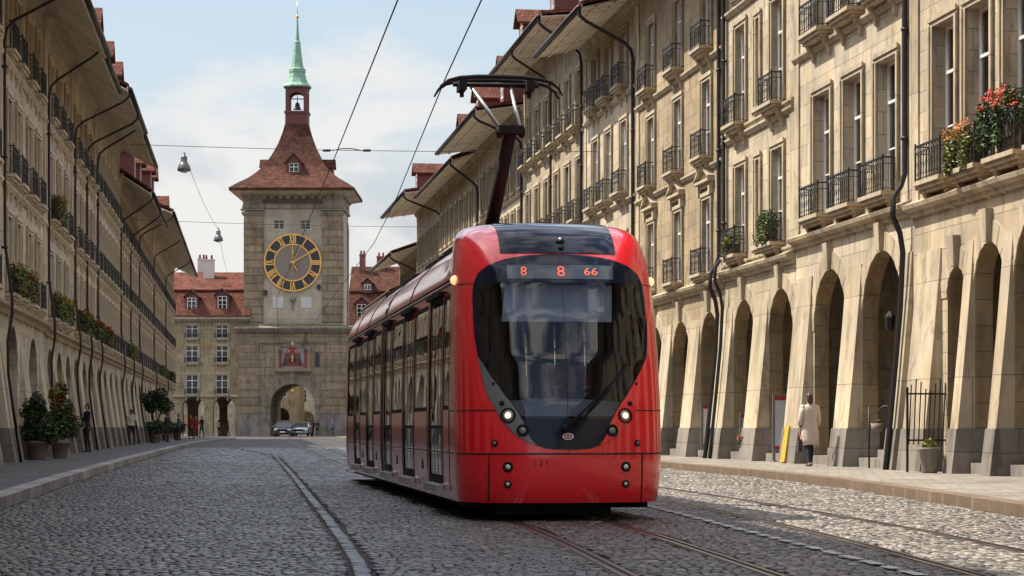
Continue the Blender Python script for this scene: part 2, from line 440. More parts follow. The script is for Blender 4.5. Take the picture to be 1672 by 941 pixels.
def add_window(root, x, z, w, h, depth, opt):
    wn = link('window', casement_mesh(w, h, opt.get('paint', 'winframe')), root, (x, -depth, z))
    if opt.get('simple'):
        link('pane', pane_mesh(w, h), wn); return
    link('pane', pane_mesh(w, h), wn)
    if R.random() < opt.get('curtain', .6): link('curtain', curtain_mesh(w, h, R.choice((0, 0, 1, 2))), wn)
    link('surround', surround_mesh(w, h, opt.get('ped', False), opt.get('trim', 'trim')), wn, (0, depth, 0))
    if opt.get('balc'):
        bl = link('balcony', slab_mesh(w, opt.get('trim', 'trim'), opt.get('dp', .42)), root, (x, 0, z-.02))
        link('railing', railing_mesh(w, .72, opt.get('dp', .42)-.06), bl)
    else:
        def mk():
            b = MB(); b.box(-w/2-.22, w/2+.22, -.02, .14, -.13, -.0); b.box(-w/2-.16, w/2+.16, -.02, .09, -.2, -.13); return b.mesh('sill', M[opt.get('trim', 'trim')])
        link('sill', cached(('sill', w, opt.get('trim', 'trim')), mk), wn, (0, depth, 0))

def rect_wall(b, x0, x1, z0, z1, holes, depth, mi=0):
    xs = sorted({x0, x1, *[h[0] for h in holes], *[h[1] for h in holes]})
    zs = sorted({z0, z1, *[h[2] for h in holes], *[h[3] for h in holes]})
    for a, c in zip(xs, xs[1:]):
        for d, e in zip(zs, zs[1:]):
            xm, zm = (a+c)/2, (d+e)/2
            if any(h[0] < xm < h[1] and h[2] < zm < h[3] for h in holes): continue
            b.quad((c, 0, d), (a, 0, d), (a, 0, e), (c, 0, e), mi)
    for hx0, hx1, hz0, hz1 in holes:
        D = -depth-.06
        b.quad((hx0, 0, hz0), (hx0, D, hz0), (hx0, D, hz1), (hx0, 0, hz1), mi)
        b.quad((hx1, D, hz0), (hx1, 0, hz0), (hx1, 0, hz1), (hx1, D, hz1), mi)
        b.quad((hx0, D, hz1), (hx1, D, hz1), (hx1, 0, hz1), (hx0, 0, hz1), mi)
        b.quad((hx0, 0, hz0), (hx1, 0, hz0), (hx1, D, hz0), (hx0, D, hz0), mi)

def arch_wall(b, x0, x1, zc, arches, t, mi=0, z0=0.0, na=20, ri=None):
    """front face at y=0 from z0 to zc pierced by arches (xc, half width, top z); jamb and intrados run to y=-t"""
    cur = x0; ri = mi if ri is None else ri
    for xc, a, zt in sorted(arches):
        l, r = xc-a, xc+a; zs = zt-a
        b.quad((l, 0, z0), (cur, 0, z0), (cur, 0, zc), (l, 0, zc), mi)
        pts = [(xc-a*math.cos(math.pi*i/na), zs+a*math.sin(math.pi*i/na)) for i in range(na+1)]
        for (px, pz), (qx, qz) in zip(pts, pts[1:]):
            b.add([(qx, 0, qz), (px, 0, pz), (px, 0, zc), (qx, 0, zc)], [(0, 1, 2, 3)], mi)
            b.add([(px, 0, pz), (qx, 0, qz), (qx, -t, qz), (px, -t, pz)], [(0, 1, 2, 3)], ri)
        b.quad((l, 0, z0), (l, 0, zs), (l, -t, zs), (l, -t, z0), ri)
        b.quad((r, 0, zs), (r, 0, z0), (r, -t, z0), (r, -t, zs), ri)
        cur = r
    b.quad((x1, 0, z0), (cur, 0, z0), (cur, 0, zc), (x1, 0, zc), mi)

def dormer(root, x, y, z, w=1.1, h=1.5, tile='tile2'):
    b = MB(); dp = 2.6
    hole = (-w/2+.2, w/2-.2, .35, h-.15)
    rect_wall(b, -w/2, w/2, 0, h, [hole], .06)
    b.quad((-w/2, -dp, 0), (-w/2, 0, 0), (-w/2, 0, h), (-w/2, -dp, h)); b.quad((w/2, 0, 0), (w/2, -dp, 0), (w/2, -dp, h), (w/2, 0, h))
    b.add([(-w/2, 0, h), (w/2, 0, h), (0, 0, h+w*.38)], [(0, 1, 2)])
    d = b.build('dormer', M['redwood'], root, (x, y, z))
    r = MB(); o = .18
    for s in (-1, 1):
        A, B_ = (s*(w/2+o), h-.16), (0, h+w*.38+.05)
        vs = [(A[0], .25, A[1]), (B_[0], .25, B_[1]), (B_[0], -dp, B_[1]), (A[0], -dp, A[1])]
        r.hexa(vs + [(p[0], p[1], p[2]+.09) for p in vs])
    r.build('roof', M[tile], d)
    ww, hh = w-.42, h-.52
    link('window', casement_mesh(round(ww, 3), round(hh, 3), 'winwhite', True), d, (0, -.05, .36))
    link('pane', pane_mesh(round(ww, 3), round(hh, 3)), d, (0, -.06, .36))
    return d
def chimney(root, x, y, z0, z1, w=.7, d=.55, mat='chim'):
    b = MB(); b.box(x-w/2, x+w/2, y-d/2, y+d/2, z0, z1); b.box(x-w/2-.06, x+w/2+.06, y-d/2-.06, y+d/2+.06, z1, z1+.14)
    c = b.build('chimney', M[mat], root)
    for s in (-1, 1):
        p = MB(); p.lathe([(.11, 0), (.13, .05), (.10, .4), (.12, .45)], (x+s*w*.25, y, z1+.14), n=8); p.build('chimney_pot', M['brick'], c)

def house(side, Y0, Y1, label, wall, trim, zc, floors, arches, ew, et, over=1.8, X0=None, roofh=4.5, pitch=None, depth=11.0,
          pipe=True, dorm=(), simple=False, batter=.42, reveal=None, tile='tile', bp=None, gallery=True, group=None, jut=0.0, extra_pipe=(), soff='soffit', chims=()):
    """side 'R' sunny row (local x away from camera) or 'L' shaded row (local x towards camera); all window/arch positions are given as Y"""
    if side == 'R':
        X0 = 15.0 if X0 is None else X0
        W = (Y1-Y0)*KR-.02; root = thing('arcaded_townhouse', label, 'house', pR(X0, Y0), math.atan2(1, MR), group)
        lx = lambda y: (y-Y0)*KR
    else:
        X0 = -6.4 if X0 is None else X0
        W = (Y1-Y0)*KL-.02; root = thing('arcaded_townhouse', label, 'house', pL(X0, Y1), math.atan2(-1, -ML), group)
        lx = lambda y: (Y1-y)*KL
    t = .36; reveal = reveal or (.13 if side == 'R' else .10)
    b = MB(); holes = []; wins = []
    for fl in floors:
        z, h, w, ys, opt = fl
        for y in ys:
            x = lx(y); holes.append((x-w/2, x+w/2, z, z+h)); wins.append((x, z, w, h, opt))
    rect_wall(b, 0, W, zc, ew, holes, reveal)
    ar = [(lx(y), a, zt) for y, a, zt in arches]
    arch_wall(b, 0, W, zc, ar, t, ri=1 if side == 'R' else None)
    b.quad((0, 0, 0), (0, -depth, 0), (0, -depth, ew), (0, 0, ew)); b.quad((W, -depth, 0), (W, 0, 0), (W, 0, ew), (W, -depth, ew))
    b.quad((0, -depth, 0), (W, -depth, 0), (W, -depth, ew), (0, -depth, ew))
    b.quad((0, -t, ew-.02), (W, -t, ew-.02), (W, -depth, ew-.02), (0, -depth, ew-.02))
    ridge = ew+roofh
    for x in (0, W): b.add([(x, 0, ew), (x, -depth, ew), (x, -depth/2, ridge-.1)], [(0, 1, 2)])
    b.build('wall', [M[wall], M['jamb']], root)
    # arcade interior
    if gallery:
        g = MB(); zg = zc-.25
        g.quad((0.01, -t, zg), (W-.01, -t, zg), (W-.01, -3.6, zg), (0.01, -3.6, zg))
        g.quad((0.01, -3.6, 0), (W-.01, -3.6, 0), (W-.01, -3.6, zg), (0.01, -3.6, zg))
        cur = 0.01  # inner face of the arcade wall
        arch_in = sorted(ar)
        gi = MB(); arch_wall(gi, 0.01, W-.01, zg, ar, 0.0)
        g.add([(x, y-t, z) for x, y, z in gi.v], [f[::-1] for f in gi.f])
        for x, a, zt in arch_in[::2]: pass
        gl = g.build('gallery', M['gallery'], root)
        for x, a, zt in ar:
            sf = MB(); x0, x1 = x-a*.85, x+a*.85
            sf.box(x0, x1, -3.58, -3.50, .14, 2.9, 1)
            for xx in (x0, x-.04, x1-.08): sf.box(xx, xx+.08, -3.50, -3.42, .14, 2.9, 0)
            for zz in (.14, .75, 2.25, 2.82): sf.box(x0+.08, x1-.08, -3.497, -3.44, zz, zz+.08, 0)
            sf.build('shopfront', [M['wood'], M['carglass']], root)
        for x, a, zt in ar:
            stp = MB(); stp.box(x-a+.03, x+a-.03, -t-.4, .12, .10, .34); stp.box(x-a+.03, x+a-.03, -t-.4, -.3, .342, .52); stp.build('step', M['plinth'], root)
    # battered piers
    edges = [0.0] + [v for x, a, zt in sorted(ar) for v in (x-a, x+a)] + [W]
    piers = [(edges[i], edges[i+1]) for i in range(0, len(edges), 2)]
    zb = zc-.9
    for p0, p1 in piers:
        if p1-p0 < .25: continue
        if p1-p0 > 1.6:
            c = (p0+p1)/2; p0, p1 = max(p0, c-.75), min(p1, c+.75)
        q = MB(); e = .012
        bt = lambda z: batter*(1-(z/zb))**1.15 if z < zb else 0
        zz = [1.0+(zb-1.0)*i/6 for i in range(7)]
        rows = []
        for z in zz: rows.append([(p0+e, 0, z), (p0+e, bt(z)+.03, z), (p1-e, bt(z)+.03, z), (p1-e, 0, z)])
        q.grid([r[::-1] for r in rows], smooth=False)
        q.quad((p0+e, 0, zb), (p1-e, 0, zb), (p1-e, .03, zb), (p0+e, .03, zb))
        q.build('buttress', M[trim], root)
        k = MB()
        k.hexa([(p0-.02, -t-.03, 0), (p1+.02, -t-.03, 0), (p1+.02, batter+.08, 0), (p0-.02, batter+.08, 0),
                (p0-.02, -t-.03, 1.0), (p1+.02, -t-.03, 1.0), (p1+.02, bt(1.0)+.06, 1.0), (p0-.02, bt(1.0)+.06, 1.0)])
        k.build('plinth', M['plinth'], root)
    # arch mouldings and keystones
    if not simple:
        for x, a, zt in ar:
            am = MB(); n = 18; zs = zt-a
            for i in range(n):
                t0, t1 = math.pi*i/n, math.pi*(i+1)/n
                pr = .022 if i % 2 else .03
                P = lambda r, q, y: (x-r*math.cos(q), y, zs+r*math.sin(q))
                r1 = a+.42; r0 = a+.005
                am.hexa([P(r0, t0, -.01), P(r1, t0, -.01), P(r1, t0, pr), P(r0, t0, pr), P(r0, t1, -.01), P(r1, t1, -.01), P(r1, t1, pr), P(r0, t1, pr)])
            if zt+.5 < zc: am.hexa([(x-.13, -.01, zt+.01), (x+.13, -.01, zt+.01), (x+.13, .12, zt+.01), (x-.13, .12, zt+.01),
                     (x-.2, -.01, min(zt+.62, zc-.08)), (x+.2, -.01, min(zt+.62, zc-.08)), (x+.2, .16, min(zt+.62, zc-.08)), (x-.2, .16, min(zt+.62, zc-.08))])
            am.build('arch_moulding', M[trim], root)
    # cornices
    c = MB()
    c.prism([(-.01, zc-.14), (.08, zc-.14), (.10, zc-.04), (.24, zc+.02), (.27, zc+.10), (.05, zc+.20), (-.01, zc+.20)], 'x', 0, W)
    if not simple and len(floors) > 1:
        for fl in floors[1:]:
            z = fl[0]-.34
            c.prism([(-.01, z-.10), (.05, z-.10), (.12, z), (.12, z+.06), (-.01, z+.10)], 'x', 0, W)
    c.prism([(-.01, ew-.75), (.06, ew-.72), (.06, ew-.45), (.2, ew-.30), (.24, ew-.18), (-.01, ew-.18)], 'x', 0, W)
    if not simple:   # quoin strips at both ends
        for x0 in (.0, W-.42): c.box(x0, x0+.42, -.01, .045, zc+.2, ew-.78)
    c.build('cornice', M[trim], root)
    # eave
    sx = -.02; e = MB()
    e.hexa([(0, -.02, ew-.16), (W, -.02, ew-.16), (W, over, et), (0, over, et), (0, -.02, ew-.10), (W, -.02, ew-.10), (W, over, et+.06), (0, over, et+.06)])
    e.box(0, W, over, over+.04, et-.06, et+.2)
    for q in (.0, .36, .70):
        y0 = over*q+.04; za = ew-.16+(et-ew+.16)*(y0+.02)/(over+.02); y1 = y0+.12; zb3 = ew-.16+(et-ew+.16)*(y1+.02)/(over+.02)
        e.hexa([(0, y0, za-.05), (W, y0, za-.05), (W, y1, zb3-.05), (0, y1, zb3-.05), (0, y0, za+.02), (W, y0, za+.02), (W, y1, zb3+.02), (0, y1, zb3+.02)])
    e.build('eave', M[soff], root)
    r = MB(); ym = -depth/2
    for x0, x1 in ((0, W),):
        r.hexa([(x0, over+.06, et+.14), (x0, 0, ew+.02), (x1, 0, ew+.02), (x1, over+.06, et+.14), (x0, over+.06, et+.26), (x0, 0, ew+.16), (x1, 0, ew+.16), (x1, over+.06, et+.26)])
        r.hexa([(x0, 0, ew+.02), (x0, ym, ridge), (x1, ym, ridge), (x1, 0, ew+.02), (x0, 0, ew+.16), (x0, ym, ridge+.14), (x1, ym, ridge+.14), (x1, 0, ew+.16)])
        r.hexa([(x0, -depth-.4, ew-.3), (x1, -depth-.4, ew-.3), (x1, ym, ridge), (x0, ym, ridge), (x0, -depth-.4, ew-.16), (x1, -depth-.4, ew-.16), (x1, ym, ridge+.14), (x0, ym, ridge+.14)])
    r.build('roof', M[tile], root)
    gt = MB(); gt.tube([(0, over+.12, et+.05), (W, over+.12, et+.05)], .09, 8); gt.build('gutter', M['gutter'], root)
    def dp(x, rr=.062 if side == 'R' else .040):
        g = MB()
        bt = lambda z: batter*(1-(z/zb))**1.15 if z < zb else 0
        pts = [(x, over+.1, et+.02), (x, over+.06, et-.2), (x, over-.15, et-.38), (x, .40, et-1.10), (x, .18, et-1.32), (x, .12, et-1.65)]
        pts += [(x, .12, zc+.75), (x, .20, zc+.5), (x, .36, zc+.25), (x, .38, zc-.15), (x, .22, zc-.5), (x, .16, zb)] if side == 'R' else [(x, .13, zc+1.6), (x, .31, zc+.2), (x, .31, zc-.2), (x, .20, zb)]
        pts += [(x, bt(z)+.13, z) for z in (zb*.75, zb*.5, zb*.3, 1.0, .5, .13)]
        g.tube(pts, rr, 8)
        for z in (zc+1.5, zc+3.8, zc+6.1, zc+8.4):
            if z < et-1.5: g.lathe([(.082, -.03), (.082, .03)], (x, .12, z), n=8)
        g.build('downpipe', M['gutter'], root)
    if pipe: dp(.22 if side == 'R' else W-.22)
    for y in extra_pipe: dp(lx(y), .05 if side == 'R' else .042)
    for y in dorm:
        dormer(root, lx(y), over*.35, ew+(et-ew)*.35+.25, 1.25, 1.75, tile='tile2')
    for y, dz in chims: chimney(root, lx(y), -2.8, ew+1.2, ew+dz)
    for w in wins: add_window(root, w[0], w[1], w[2], w[3], reveal, dict(w[4], trim=trim, simple=simple))
    return root, lx

def cols(Y0, Y1, sp=2.4, m=1.3):
    n = max(2, round((Y1-Y0-2*m)/sp)+1); return [Y0+m+(Y1-Y0-2*m)*i/(n-1) for i in range(n)]
def bays(Y0, Y1, zt, a=1.45, sp=4.05):
    n = max(1, round((Y1-Y0)/sp)); return [(Y0+(Y1-Y0)*(i+.5)/n, min(a, (Y1-Y0)/n/2-.45), zt) for i in range(n)]
B = {'balc': True, 'curtain': .75, 'paint': 'winwhite'}; BP = {'balc': True, 'ped': True, 'curtain': .85, 'paint': 'winwhite'}; BW = {'balc': True, 'paint': 'winwhite', 'curtain': .9}
SUN, SHD = 'sandstone houses along the sunlit side', 'sandstone houses along the shaded side'
house('R', 30.5, 47.6, 'pale arcaded house with red geraniums on its balconies, nearest on the sunlit side', 'stoneA', 'trim', 5.55,
      [(6.05, 3.15, 1.35, [45.6, 43.6, 41.5, 39.4, 37.2, 35, 33], B), (10.6, 2.9, 1.35, [45.6, 43.6, 41.5, 39.4, 37.2, 35, 33], B)],
      [(44.85, .58, 4.2), (43.0, .82, 4.55), (40.4, 1.3, 4.95), (36.4, 1.45, 4.95), (32.6, 1.3, 4.9)], 15.6, 15.2, group=SUN, reveal=.28, pipe=False)
house('R', 47.6, 57.0, 'smooth cream house with three railed windows over two tall arches and a yellow painted pier', 'stoneB', 'trim', 5.62,
      [(6.12, 2.95, 1.45, [49.4, 51.95, 54.5], B), (10.55, 2.8, 1.45, [49.4, 51.95, 54.5], B)],
      [(49.75, 1.5, 4.9), (53.85, 1.42, 4.78)], 15.7, 15.3, group=SUN, reveal=.26)
house('R', 57.0, 64.7, 'narrow cream house with green plants on its two lower balconies', 'stoneA', 'trim', 5.3,
      [(5.8, 2.45, 1.15, [58.7, 62.7], B), (9.42, 2.7, 1.15, [58.7, 62.7], BW), (13.0, 2.0, 1.15, [58.7, 62.7], {}), (5.9, 2.3, .42, [60.75], {'curtain': 0}), (9.6, 2.4, .42, [60.75], {'curtain': 0})],
      [(58.4, 1.25, 4.6), (62.35, 1.25, 4.52)], 16.2, 15.8, group=SUN, pipe=False, extra_pipe=(64.3,), reveal=.17)
house('R', 64.7, 77.6, 'ochre house with triangular pediments over its windows, on the sunlit side', 'stoneC', 'trim', 5.15,
      [(5.55, 2.2, 1.15, [66.9, 70.9, 75.1], BP), (9.0, 2.25, 1.15, [66.9, 70.9, 75.1], BW), (12.2, 2.2, 1.15, [66.9, 70.9, 75.1], BW)],
      [(66.55, 1.2, 4.4), (70.5, 1.3, 4.3), (74.5, 1.3, 4.3)], 16.2, 15.8, group=SUN, tile='tile2', dorm=(68, 73))
house('R', 77.6, 88.1, 'house with the broad boarded eave over three top windows, right above the tram roof', 'stoneB', 'trim', 5.1,
      [(5.5, 2.3, 1.15, [79.9, 82.9, 85.6], B), (9.3, 2.5, 1.15, [79.9, 82.9, 85.6], B), (13.05, 1.9, 1.15, [79.9, 82.9, 85.6], B)],
      bays(77.6, 88.1, 4.3), 15.95, 15.3, over=1.9, group=SUN, dorm=(80, 85))
house('R', 88.1, 104.5, 'tall house with tiled dormers above its high eave, behind the pantograph arm', 'stoneD', 'trim', 5.1,
      [(5.5, 2.3, 1.1, cols(88.1, 104.5, 2.6), B), (9.2, 2.4, 1.1, cols(88.1, 104.5, 2.6), B), (12.9, 2.2, 1.1, cols(88.1, 104.5, 2.6), B)],
      bays(88.1, 104.5, 4.3), 17.2, 16.9, over=1.7, group=SUN, dorm=(92.5, 101.5), extra_pipe=(96,))
house('R', 104.5, 121, 'house with long pale soffit directly left of the pantograph arm', 'stoneB', 'trim', 5.0,
      [(5.4, 2.2, 1.1, cols(104.5, 121, 2.5), B), (8.9, 2.3, 1.1, cols(104.5, 121, 2.5), B), (12.2, 2.0, 1.1, cols(104.5, 121, 2.5), {})],
      bays(104.5, 121, 4.2), 16.0, 15.5, over=2.25, group=SUN, dorm=(106.5, 116))
house('R', 121, 141, 'ochre house on the sunlit side with one dormer, its eave lower than both neighbours', 'stoneC', 'trim', 5.0,
      [(5.4, 2.2, 1.1, cols(121, 141, 2.6), B), (8.9, 2.3, 1.1, cols(121, 141, 2.6), {}), (12.0, 2.0, 1.1, cols(121, 141, 2.6), {})],
      bays(121, 141, 4.2), 15.9, 15.2, over=1.5, group=SUN, dorm=(125,), tile='tile')
house('R', 141, 158, 'narrow looking house third from the far end of the sunlit row', 'stoneB', 'trim', 4.9,
      [(5.3, 2.2, 1.1, cols(141, 158, 2.6), {}), (8.8, 2.2, 1.1, cols(141, 158, 2.6), {}), (12.0, 1.9, 1.1, cols(141, 158, 2.6), {})],
      bays(141, 158, 4.2), 16.0, 15.5, over=2.4, group=SUN, X0=15.2, dorm=(150,))
house('R', 158, 176, 'low house second from the far end of the sunlit row, under a pale boarded eave', 'stoneD', 'trim', 4.9,
      [(5.2, 2.1, 1.1, cols(158, 176, 2.8), {}), (8.3, 2.1, 1.1, cols(158, 176, 2.8), {}), (11.0, 1.6, 1.1, cols(158, 176, 2.8), {})],
      bays(158, 176, 4.1), 13.9, 13.0, over=2.2, group=SUN, X0=15.6)
house('R', 176, 206, 'lowest house at the far end of the sunlit row near the clock tower', 'stoneA', 'trim', 4.7,
      [(5.0, 2.0, 1.1, cols(176, 206, 3), {}), (8.0, 2.0, 1.1, cols(176, 206, 3), {})], bays(176, 206, 4.0), 12.3, 11.4, over=2.2, group=SUN, X0=17.0)
# shaded row
LB = {'balc': True, 'curtain': .35, 'dp': .27}
def lfl(ys, z=(4.55, 7.65, 10.9), w=1.15, opts=(LB, LB, LB), hs=(2.0, 2.0, 1.75)):
    return [(zz, h, w, ys, o) for zz, h, o in zip(z, hs, opts)]
house('L', 46, 57.4, 'shaded arcaded house nearest on the shady side, at the very edge of the view', 'stoneL', 'trimL', 4.1, lfl([48, 50.4, 53, 55.4]), bays(46, 57.4, 3.7, 1.35), 14.0, 12.5, 1.85, group=SHD)
house('L', 57.4, 70, 'grey shaded house behind the two potted flowering shrubs', 'stoneL', 'trimL', 4.1, lfl([59.6, 62.0, 65, 67.6]),
      [(60.6, 1.35, 3.72), (66.2, 1.35, 3.6)], 14.0, 12.5, 1.85, group=SHD)
house('L', 70, 80.5, 'shaded house with yellow window boxes below its bowed eave pipe', 'stoneM', 'trimL', 4.0, lfl([72, 75, 78], (4.5, 7.6, 10.8)), bays(70, 80.5, 3.5, 1.3), 14.1, 12.9, 1.6, group=SHD, dorm=(77.5,))
house('L', 80.5, 92.5, 'shaded house with orange flower boxes on the lowest balconies', 'stoneL', 'trimL', 4.0, lfl([82.3, 85.2, 88, 90.8], (4.5, 7.5, 10.7)), bays(80.5, 92.5, 3.5, 1.3), 14.2, 13.0, 1.95, group=SHD, dorm=(83, 90.2), extra_pipe=(86.6,))
house('L', 92.5, 109, 'shaded house behind the higher hanging street lamp', 'stoneM', 'trimL', 4.0, lfl(cols(92.5, 109, 2.5), (4.5, 7.5, 10.7)), bays(92.5, 109, 3.5, 1.3), 14.6, 13.5, 1.7, group=SHD, dorm=(98,))
house('L', 109, 127, 'shaded house behind the lone round topped tree', 'stoneL', 'trimL', 4.0, lfl(cols(109, 127, 2.5), (4.5, 7.4, 10.4)), bays(109, 127, 3.5, 1.3), 13.4, 12.2, 1.55, group=SHD, dorm=(114, 120), extra_pipe=(118,), chims=((123, 2.6),))
house('L', 127, 146, 'shaded house third from the far end with a white dormer', 'stoneM', 'trimL', 4.0, lfl(cols(127, 146, 2.6), (4.5, 7.4, 10.3)), bays(127, 146, 3.5, 1.3), 14.0, 13.0, 1.9, group=SHD, dorm=(129.5, 133))
house('L', 146, 166, 'shaded house second from the far end of the shady row', 'stoneL', 'trimL', 4.0, lfl(cols(146, 166, 2.7), (4.5, 7.4, 10.3)), bays(146, 166, 3.5, 1.3), 14.2, 13.3, 1.8, group=SHD, dorm=(152, 161))
house('L', 166, 186, 'last house at the far end of the shady row, beside the arches', 'stoneM', 'trimL', 4.0, lfl(cols(166, 186, 2.8), (4.5, 7.4, 10.3)), bays(166, 186, 3.5, 1.3), 14.3, 13.3, 1.8, group=SHD, dorm=(172, 178))
# the same street continuing behind the viewpoint (seen in the tram's glass and throwing its shade)
BACK = 'houses of the street behind the viewpoint'
P = {'curtain': .3}
for i, (a, c) in enumerate(((-60, -32), (-32, -4), (-4, 22), (22, 46))):
    house('L', a, c, 'shaded house of the row nearer than the picture shows, number %s back from its edge' % ('four', 'three', 'two', 'one')[i], ('stoneL', 'stoneM')[i % 2], 'trimL', 4.0,
          lfl(cols(a, c, 3.2, 1.8), (4.6, 8.2, 12.0), 1.2, (P, P, P)), bays(a, c, 3.6, 1.4, 4.6), 17.0, 15.4 + (0, .3, .1, .1)[i], 1.8, simple=True, gallery=False, group=BACK)
for i, (a, c) in enumerate(((-60, -30), (-30, 0), (0, 30.5))):
    house('R', a, c, 'sunlit house of the row nearer than the picture shows, number %s back from its edge' % ('three', 'two', 'one')[i], ('stoneA', 'stoneB')[i % 2], 'trim', 5.4,
          [(6.1, 2.8, 1.25, cols(a, c, 3, 1.8), P), (10.4, 2.7, 1.25, cols(a, c, 3, 1.8), P)], bays(a, c, 4.8, 1.5, 4.6), 15.7, 15.3, 1.8, simple=True, gallery=False, group=BACK)
# ---------------------------------------------------------------- tram
TY, TX0, TL = 25.0, 4.07, 20.4
tram = thing('tram', 'glossy red low floor tram with a black windscreen and raised pantograph, standing on the rails', 'tram', pR(TX0, TY), math.atan2(-MR, 1))
PROF = [(.20, 1.14, .07), (.30, 1.155, .03), (.45, 1.17, .01), (.74, 1.178, 0.), (1.0, 1.18, .02), (1.3, 1.18, .06), (1.8, 1.175, .16), (2.3, 1.165, .31), (2.65, 1.15, .45),
        (2.85, 1.14, .55), (3.0, 1.125, .65), (3.12, 1.105, .75), (3.22, 1.08, .86), (3.30, 1.04, .99), (3.37, .97, 1.16), (3.42, .87, 1.40), (3.45, .73, 1.7), (3.47, .52, 2.1), (3.478, .30, 2.5), (3.483, .02, 3.0)]
_zz = np.linspace(.20, 3.483, 600)
_w = np.interp(_zz, [p[0] for p in PROF], [p[1] for p in PROF]); _v = np.interp(_zz, [p[0] for p in PROF], [p[2] for p in PROF])
def _sm(a, n=13):
    for _ in range(3):
        p = np.concatenate([2*a[0]-a[1:n//2+1][::-1], a, 2*a[-1]-a[-n//2:-1][::-1]]); a = np.convolve(p, np.ones(n)/n, 'same')[n//2:n//2+len(a)]
    return a
_w, _v = _sm(_w), _sm(_v)
def tw(z): return float(np.interp(z, _zz, _w))
def tv(z): return float(np.interp(z, _zz, _v))
ND, NP = .82, 2.7
def F(u, z, off=0.0):
    """point of the nose surface at lateral position u, height z"""
    w = tw(z); a = min(abs(u)/w, .9999)
    v = tv(z) + ND*(1-(1-a**NP)**(1/NP))
    p = Vector((u, v, z))
    if off: p += FN(u, z)*off
    return p
def FN(u, z):
    e = .01; a = F(u+e, z)-F(u-e, z); b = F(u, z+e)-F(u, z-e)
    n = a.cross(b).normalized()
    return n if n.y < 0 or n.z > .6 else -n
WSD = [(2.72, 0.), (2.80, .012), (2.95, .055), (3.10, .125), (3.22, .20), (3.33, .27), (3.42, .27), (3.47, .18), (3.483, .0)]
def sw(v, z):   # half width of the body side: the roof fairing leans in behind the nose
    t = min(1, max(0, (v-1.3)/1.5)); return max(.01, tw(z)-float(np.interp(z, [p[0] for p in WSD], [p[1] for p in WSD]))*t*t*(3-2*t))
def sidep(s, v, z, off=0.0): return Vector((s*(sw(v, z)+off), v, z))
def vend(z): return tv(z)+ND
# window layout along the left (door) side: (v0, v1, kind)
LAYL = [(1.32, 2.0, 'w'), (2.1, 3.62, 'd'), (3.85, 5.62, 'w'), (5.74, 7.26, 'd'), (7.42, 9.2, 'w'), (9.32, 10.6, 'd'), (11.3, 12.75, 'w'), (12.9, 14.3, 'd'), (14.45, 15.9, 'w'), (16.0, 17.4, 'd'), (17.6, 19.3, 'w')]
LAYR = [(1.32, 2.9, 'w'), (3.1, 5.6, 'w'), (5.74, 8.2, 'w'), (8.35, 10.5, 'w'), (11.3, 13.4, 'w'), (13.6, 16.0, 'w'), (16.2, 19.3, 'w')]
WZ0, WZ1 = 1.24, 2.58; DZ0, DZ1 = .36, 2.60
OUT = [(.79, .12), (.805, .26), (.84, .36), (.88, .46), (.93, .55), (1.0, .63), (1.15, .745), (1.4, .87), (1.6, .92), (1.75, .945), (2.0, .975), (2.2, .985), (2.5, .985), (2.66, .965), (2.78, .91), (2.86, .81), (2.92, .66), (2.96, .48), (2.985, .28), (2.995, .1)]
LP = [(.84, 0.), (.87, .05), (.93, .12), (1.0, .17), (1.1, .21), (1.2, .22), (1.3, .20), (1.45, .155), (1.6, .09), (1.75, .03), (1.82, 0.)]
def lpw(z): return float(np.interp(z, [p[0] for p in LP], [p[1] for p in LP]))
def outw(z): return float(np.interp(z, [p[0] for p in OUT], [p[1] for p in OUT]))
GZ0, GZ1 = 1.13, 2.66     # glazed part of the front
def gw(z):   # half width of the see-through glass
    w = outw(z)-max(.045, lpw(z)+.02)
    if z > GZ1-.12: w -= .10*((z-GZ1+.12)/.12)**2
    return w
zs = sorted({.20, .24, .30, .36, .45, .55, .65, .74, .85, .95, WZ0, WZ1, 2.60, *[round(1.0+.06*i, 3) for i in range(34)], 3.06, 3.10, 3.14, 3.18, 3.22, 3.26, 3.30, 3.33, 3.36, 3.38, 3.40, 3.415, 3.43, 3.445, 3.46, 3.47, 3.477, 3.483})
zs = [z for i, z in enumerate(zs) if i == 0 or z-zs[i-1] > .004 or z in (WZ0, WZ1, 2.6)]
NQ = 34
def halfrow(z, s):
    """from nose centre to tail along side s"""
    w = tw(z); out = []
    for i in range(NQ+1):
        th = math.pi/2*i/NQ
        out.append((s*w*math.sin(th)**(2/NP), tv(z)+ND*(1-math.cos(th)**(2/NP)), z))
    return out
def vbreaks(lay): return sorted({c for l in lay for c in l[:2]} | {1.6, 1.8, 2.4, 2.8, 10.85, 11.05, TL-.7})
body = MB()
